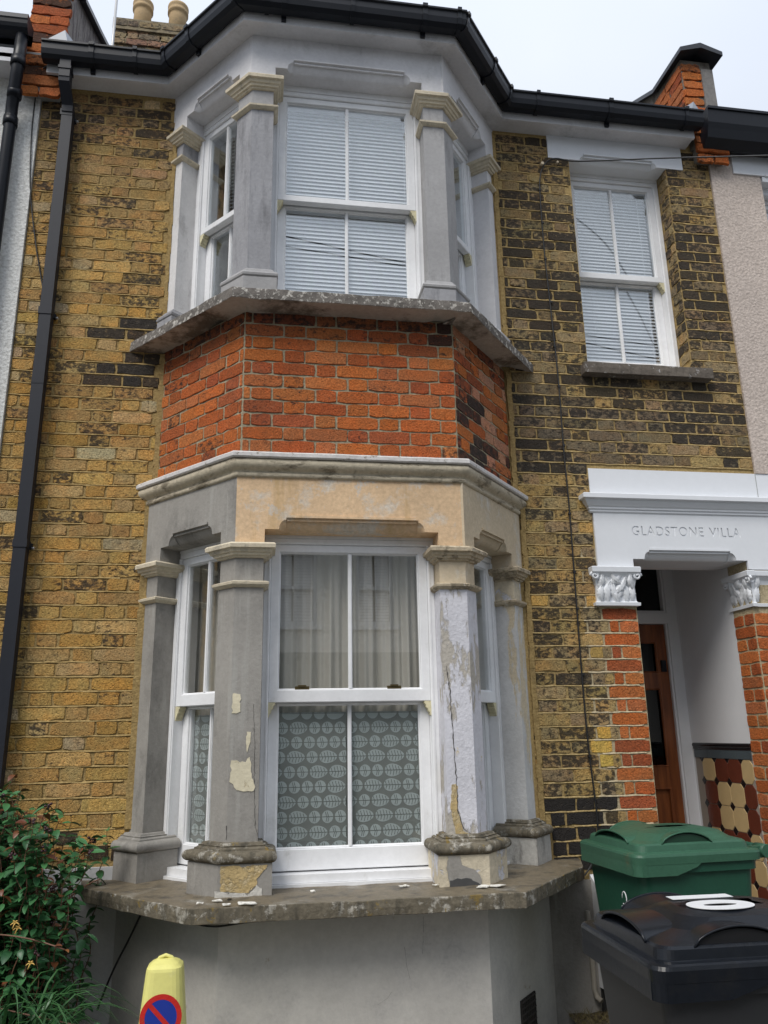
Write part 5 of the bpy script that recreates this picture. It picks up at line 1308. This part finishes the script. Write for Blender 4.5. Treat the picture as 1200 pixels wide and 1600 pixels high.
    # hand grips: arched hoods with a dark mouth on both long sides near the front
    for sy in (-1, 1):
        g = G(); K = 14; x0 = -Ln*.06 if style == 0 else -Ln*.10; hw = Ln*.20; hh = .050 if style == 0 else .052; yb = sy*(Wd/2-.045); zb = H+.046
        rim, inn, back = [], [], []
        for k in range(K+1):
            t = k/K; x = x0+hw*(2*t-1); zt = hh*(math.sin(math.pi*t)**.55)
            rim.append(Vector((x, yb, zb+zt))); inn.append(Vector((x, yb-sy*.006, zb+max(0, zt-.008)))); back.append(Vector((x*.9+x0*.1, yb-sy*.13, zb+zt*.75+.004)))
        i0 = [g.vert(p) for p in rim]; i2 = [g.vert(p) for p in back]
        for k in range(K): g.face((i0[k], i0[k+1], i2[k+1], i2[k]), None, True)
        ch(g, 'grip_hood', mlid, fix=False)
        g = G(); g.poly([p for p in inn]+[Vector((x0+hw, yb-sy*.006, zb)), Vector((x0-hw, yb-sy*.006, zb))]); ch(g, 'grip_mouth', mdark, fix=False)
        g = G(); g.tube([p for p in rim], .004, 5); ch(g, 'grip_lip', mlid)
    # front grip hood
    g = G(); K = 14; rim, back = [], []
    for k in range(K+1):
        t = k/K; y = Wd*.27*(2*t-1); zt = .040*(math.sin(math.pi*t)**.5); rim.append(Vector((-Ln/2+.04, y, H+.046+zt))); back.append(Vector((-Ln/2+.16, y*.9, H+.052+zt)))
    i0 = [g.vert(p) for p in rim]; i2 = [g.vert(p) for p in back]
    for k in range(K): g.face((i0[k], i0[k+1], i2[k+1], i2[k]), None, True)
    g.tube(rim, .005, 5); ch(g, 'grip_hood', mlid, fix=False)
    # hinge, handle bar and wheels
    for sy in (-1, 1):
        g = G()
        g.tube([Vector((Ln/2+.035, sy*(Wd/2-.02), H+.0)), Vector((Ln/2+.035, sy*(Wd/2-.10), H+.0))], .030 if style == 0 else .034, 12)
        g.box(Fr((0, 0, 0), (1, 0, 0), (0, 1, 0)), Ln/2-.03, Ln/2+.04, sy*(Wd/2-.06)-.02, sy*(Wd/2-.06)+.02, H-.03, H+.02)
        ch(g, 'hinge', mlid)
    g = G(); g.tube([Vector((Ln/2+.045, -Wd/2+.05, H+.005)), Vector((Ln/2+.055, 0, H+.005)), Vector((Ln/2+.045, Wd/2-.05, H+.005))], .017, 10); ch(g, 'handle_bar', mbody)
    for sy in (-1, 1):
        g = G(); c = Vector((Ln/2-.08, sy*(Wd/2-.06), .10)); g.loft([[c+Vector((.10*math.cos(a*math.pi/10), dy, .10*math.sin(a*math.pi/10))) for a in range(20)] for dy in (-.025, .025)], sm=False); ch(g, 'wheel', BLKB)
    return root, lid
gz = -.95
gb, _ = bin_('wheelie_bin', (1.982, -.530), math.radians(3.5), .60, .645, .985, gz, GREENL, GREEN, GREENK, 'green wheelie bin with stained lid standing against the porch side')
bb_, _ = bin_('wheelie_bin', (1.478, -1.825), math.radians(-1.), .60, .72, .985, -1.05, BLK, BLKB, plain('bin_mouth', (.004, .004, .005), .6), 'black wheelie bin with large white number 10 on its lid, nearest the camera', style=1)
# number 10 on the lid
tm = text_mesh('10', .26, .0008); xs = [v.co.x for v in tm.vertices]; ys = [v.co.y for v in tm.vertices]; mxx = (min(xs)+max(xs))/2; myy = (min(ys)+max(ys))/2
for v in tm.vertices:
    x, y, z = v.co; v.co = Vector((-.005+(y-myy)*1.05, -(x-mxx)*1.0, .985+.1125+z))
t_ = bpy.data.objects.new('lid_number', tm); COL.objects.link(t_); tm.materials.append(STICK); t_.parent = bb_
# painted digit on its front face
tm = text_mesh('10', .20, .0008); 
for v in tm.vertices:
    x, y, z = v.co; v.co = Vector((-.345-z+(.62-.52)*.0, .09-x*1.0, .60+y)); v.co.x = -.72*.83/2-.004-z-(v.co.z-.54)*.07
t_ = bpy.data.objects.new('front_number', tm); COL.objects.link(t_); tm.materials.append(STICK); t_.parent = bb_
# small tag on the green bin
g = G(); g.tube([Vector((-.325, -.16+.02*math.cos(a), .80+.03*math.sin(a))) for a in [k*.5 for k in range(12)]], .0025, 5); g.tube([Vector((-.325, -.18, .77)), Vector((-.325, -.13, .765))], .003, 5)
g.build('painted_mark', STICK, gb)

# ------------------------------------------------------------------ no-waiting cone
cx, cyy = -.325, -.95; cone = empty('traffic_cone', (cx, cyy, -.953), 'faded yellow no-waiting cone with red and blue sign under the bay', 'traffic cone')
T = .705; hw = lambda z: .0665+(T-z)*.088
g = G(); g.loft([rrect(.36, .36, .03, 0), rrect(.36, .36, .03, .035), rrect(hw(.035)*2+.05, hw(.035)*2+.05, .06, .045), rrect(hw(.06)*2, hw(.06)*2, .055, .06)]+[rrect(hw(z)*2, hw(z)*2, .050-.02*z, z) for z in (.2, .4, .6, T-.012)]+[rrect(hw(T)*2-.004, hw(T)*2-.004, .03, T-.002), rrect(hw(T)*2-.030, hw(T)*2-.030, .03, T+.010), rrect(.060, .045, .02, T+.022)], sm=False)
co = g.build('cone_body', YEL, cone)
g = G(); g.tube([Vector((-.034, 0, T+.008)), Vector((-.022, 0, T+.024)), Vector((0, 0, T+.032)), Vector((.022, 0, T+.024)), Vector((.034, 0, T+.008))], .007, 8); g.build('lifting_loop', YEL, cone)
tilt = math.atan(.088); zc = .548
def disc(r0, r1, d, n=40):
    g = G()
    for k in range(n):
        a, b = 2*math.pi*k/n, 2*math.pi*(k+1)/n
        q = [(r0*math.cos(a), r0*math.sin(a)), (r1*math.cos(a), r1*math.sin(a)), (r1*math.cos(b), r1*math.sin(b)), (r0*math.cos(b), r0*math.sin(b))]
        if r0 == 0: q = q[1:3]+[(0, 0)]
        g.poly([Vector((x, -(hw(zc+z)+d), zc+z)) for x, z in q])
    return g
disc(.0, .062, .0015).build('blue_disc', BLUE, cone, fix=False); disc(.058, .076, .0022).build('red_ring', RED, cone, fix=False)
g = G(); g.poly([Vector((x, -(hw(zc+z)+.0028), zc+z)) for x, z in [(x*.7071-y*-.7071*-1, x*-.7071-y*.7071) for x, y in ((-.062, -.008), (.062, -.008), (.062, .008), (-.062, .008))]]); g.build('red_bar', RED, cone, fix=False)

# ------------------------------------------------------------------ shrub and strap leaves at the left
def leaf_mesh(nm, w, l, mat, curl=.25):
    me = bpy.data.meshes.new(nm); v = []; f = []; K = 5
    for k in range(K+1):
        t = k/K; ww = w*math.sin(math.pi*min(.97, t*.93+.06))**.8*.5; y = l*t; z = -curl*l*t*t
        v += [(-ww, y, z+ww*.35), (0, y, z), (ww, y, z+ww*.35)]
    for k in range(K):
        a = 3*k; f += [(a, a+1, a+4, a+3), (a+1, a+2, a+5, a+4)]
    me.from_pydata(v, [], f); me.materials.append(mat)
    for p in me.polygons: p.use_smooth = True
    return me
LM = [leaf_mesh('leaf', .026, .046, LEAF, .2), leaf_mesh('leaf', .030, .044, LEAF, .35), leaf_mesh('leaf', .024, .050, LEAF, .1), leaf_mesh('leaf', .022, .036, LEAFR, .3)]
shrub = empty('honeysuckle_shrub', (-1.0, -.45, -.81), 'leafy green honeysuckle with reddish tips in front of the left wall', 'shrub')
RS = random.Random(21)
leaves = []; stems = G(); berries = []
def topz(x):   # outline of the shrub as it leans over the wall
    return .43-.25*max(0, (x+1.15))/.5-.55*max(0, x+.80)/.3
for s in range(215):
    bx = RS.uniform(-1.45, -.78); by = RS.uniform(-.75, -.12); ztop = topz(bx)*RS.uniform(.80, 1.08)+RS.uniform(-.65, .05)*(1 if RS.random() < .75 else 0)
    ztop = max(-.6, ztop); p = Vector((bx, by, -.82)); L = ztop+.82; n = max(4, int(L/.034)); lean = Vector((RS.uniform(-.14, .08), RS.uniform(-.14, .06), 0)); pts = []
    arc = RS.uniform(0, .16); adir = Vector((RS.uniform(-.6, 1), RS.uniform(-1, .3), 0)).normalized()
    for k in range(n+1):
        t = k/n; q = p+lean*t+adir*arc*t*t*t+Vector((.012*math.sin(k*.9+s), .012*math.cos(k*.7+s), L*(t-.12*t*t*t*arc/.16)))
        pts.append(q)
        if t > .16:
            for sd_ in (0, 1):
                if RS.random() < .80:
                    ang = k*1.57+sd_*math.pi+RS.uniform(-.4, .4); leaves.append((q.copy(), ang, RS.uniform(-.55, .5), RS.uniform(.8, 1.4), 3 if (t > .95 and RS.random() < .35) or RS.random() < .03 else RS.randrange(3)))
    stems.tube(pts, lambda t: .0038*(1-.6*t), 5)
    if RS.random() < .2: berries.append(pts[-1])
# long arching runners
for (a, b, c) in (((-1.2, -.5, -.3), (-.95, -.7, .0), (-.80, -.72, .02)), ((-1.3, -.6, -.2), (-1.0, -.8, -.10), (-.72, -.85, -.20)), ((-1.25, -.7, -.35), (-.85, -.85, -.42), (-.50, -.85, -.50)), ((-1.1, -.4, -.5), (-.85, -.5, -.05), (-.66, -.52, .0))):
    a, b, c = Vector(a), Vector(b), Vector(c); pts = [a*(1-t)**2+b*2*t*(1-t)+c*t*t for t in [k/14 for k in range(15)]]
    stems.tube(pts, .0032, 5)
    for k in range(2, 15):
        if RS.random() < .8: leaves.append((pts[k], RS.uniform(0, 6.28), RS.uniform(-.4, .4), RS.uniform(.8, 1.25), 3 if k > 12 else RS.randrange(3)))
stems.build('stem', STEM, None).parent = shrub; [o for o in COL.objects if o.name == 'stem'][0].matrix_parent_inverse = Matrix.Translation(-Vector(shrub.location))
def leaf_mat4(q, ang, pit_, sc_): return Matrix.Translation(q) @ Matrix.Rotation(ang, 4, 'Z') @ Matrix.Rotation(pit_, 4, 'X') @ Matrix.Rotation(RS.uniform(-.5, .5), 4, 'Y') @ Matrix.Scale(sc_, 4)
def visible(q): x, y = proj(q); return -30 < x < 1230 and -30 < y < 1640
leaves.sort(key=lambda a: ((0 if visible(a[0]) else 10)+a[0].y))
leaves_m = [(leaf_mat4(*l[:4]), l[4]) for l in leaves]
inv = Matrix.Translation(-Vector(shrub.location))
for M_, t in leaves_m[:290]:
    o = bpy.data.objects.new('leaf', LM[t]); COL.objects.link(o); o.parent = shrub; o.matrix_world = M_; o.matrix_parent_inverse = Matrix.Identity(4); o.matrix_local = inv @ M_
for kind_ in (0, 3):
    g = G(); 
    for M_, t in leaves_m[290:]:
        if (t == 3) != (kind_ == 3): continue
        base = len(g.v)
        for v in LM[t].vertices: g.v.append(tuple(M_ @ v.co))
        for p in LM[t].polygons: g.face([base+i for i in p.vertices], None, True)
    if g.v:
        o = g.build('small_leaves', LEAFR if kind_ else LEAF, None, kind='stuff', fix=False); o.parent = shrub; o.matrix_parent_inverse = inv
for q in berries:
    g = G()
    for k in range(5):
        c = q+Vector((RS.uniform(-.012, .012), RS.uniform(-.012, .012), RS.uniform(-.008, .010))); r_ = .006
        g.loft([[c+Vector((rr*math.cos(a*math.pi/4), rr*math.sin(a*math.pi/4), z)) for a in range(8)] for rr, z in ((.002, -r_), (r_*.85, -r_*.5), (r_, 0), (r_*.85, r_*.5), (.002, r_))], sm=True)
    o = g.build('berry_cluster', BERRY, None); o.parent = shrub; o.matrix_parent_inverse = inv
for (px, py, y) in ((28, 1450, -.86), (48, 1505, -.86), (24, 1442, -.87)):
    q = WP(px, py, y); g = G()
    for k in range(5):
        a = k*1.05; d = Vector((math.cos(a), -.3, math.sin(a))); g.tube([q, q+d*.008, q+d*.016+Vector((0, 0, -.006))], lambda t: .0028*(1-.3*t), 5)
    o = g.build('flower', PETAL if k % 2 else PETALY, None); o.parent = shrub; o.matrix_parent_inverse = inv
# strap leaves
sp = empty('strap_leaf_plant', (-.85, -.75, -.95), 'clump of long grassy strap leaves at the foot of the shrub', 'plant'); sinv = Matrix.Translation(-Vector(sp.location))
for k in range(150):
    a = RS.uniform(0, 2*math.pi); L = RS.uniform(.25, .48); b = Vector((RS.uniform(-1.10, -.74), RS.uniform(-1.10, -.80), -.93)); rise = RS.uniform(.28, .62); d = Vector((math.cos(a), math.sin(a)*.6, 0))
    if RS.random() < .45: d = Vector((abs(d.x)+.2, d.y, 0)).normalized()
    g = G(); n = 9; side = Vector((-d.y, d.x, 0)).normalized(); L_ = []; M2 = []; R_ = []
    for i in range(n+1):
        t = i/n; q = b+d*(L*t*t*.9+.05*t)+Vector((0, 0, rise*math.sin(t*2.15)*1.05)); w = .0075*(1-t**2.2)+.0006
        L_.append(g.vert(q-side*w)); M2.append(g.vert(q-Vector((0, 0, w*.5)))); R_.append(g.vert(q+side*w))
    for i in range(n): g.face((L_[i], L_[i+1], M2[i+1], M2[i]), None, True); g.face((M2[i], M2[i+1], R_[i+1], R_[i]), None, True)
    o = g.build('strap_leaf', STRAP, None, fix=False); o.parent = sp; o.matrix_parent_inverse = sinv
# dry weeds at the foot of the wall
g = G()
for k in range(90):
    b = Vector((RS.uniform(1.60, 1.80), RS.uniform(-.20, -.05), -.81)); d = Vector((RS.uniform(-.06, .06), RS.uniform(-.05, .02), RS.uniform(.02, .06))); w = .002
    g.poly([b-Vector((w, 0, 0)), b+Vector((w, 0, 0)), b+d])
g.build('dry_weeds', GRASSY, label='dry brown weed tuft on the soil below the white meter box', cat='weeds', kind='stuff', fix=False)

# ------------------------------------------------------------------ fallen paint flakes on the bay sill
FLK = [((312, 1413), .85, 'pale flake of paint on the sill left of the patched pier'), ((340, 1409), 1.3, 'round white flake at the foot of the patched pier'), ((354, 1415), 1.2, 'white flake on the sill edge below the patched pier'), ((385, 1413), 2.6, 'long cream paint flake in front of the patched pier'), ((488, 1394), .7, 'small white speck of paint on the sill under the centre window'),
       ((630, 1386), 1.6, 'white paint curl on the sill at the right end of the centre window'), ((776, 1385), 2.6, 'large grey white paint flake beside the peeling pier'), ((755, 1387), 1.8, 'greenish flake at the foot of the peeling pier'), ((681, 1384), 1.0, 'thin flake of paint left of the peeling pier')]
for (px, py), sz, lab in FLK:
    v = CR*((px-600)/FPX)+CU*(-(py-800)/FPX)+CF; t = (-.074-CAM.z)/v.z; q = CAM+v*t
    g = G(); n = 11; w = .018*sz; ring = []
    for k in range(n):
        a = 2*math.pi*k/n; r_ = w*RS.uniform(.7, 1.1); ring.append(Vector((q.x+r_*math.cos(a), q.y+r_*.55*math.sin(a), -.0735+RS.uniform(0, .006))))
    up = [p+Vector((0, 0, .003)) for p in ring]; g.prism(up, ring)
    g.build('paint_flake', FLAKE, label=lab, cat='paint flake', group='paint flakes fallen on the sill')
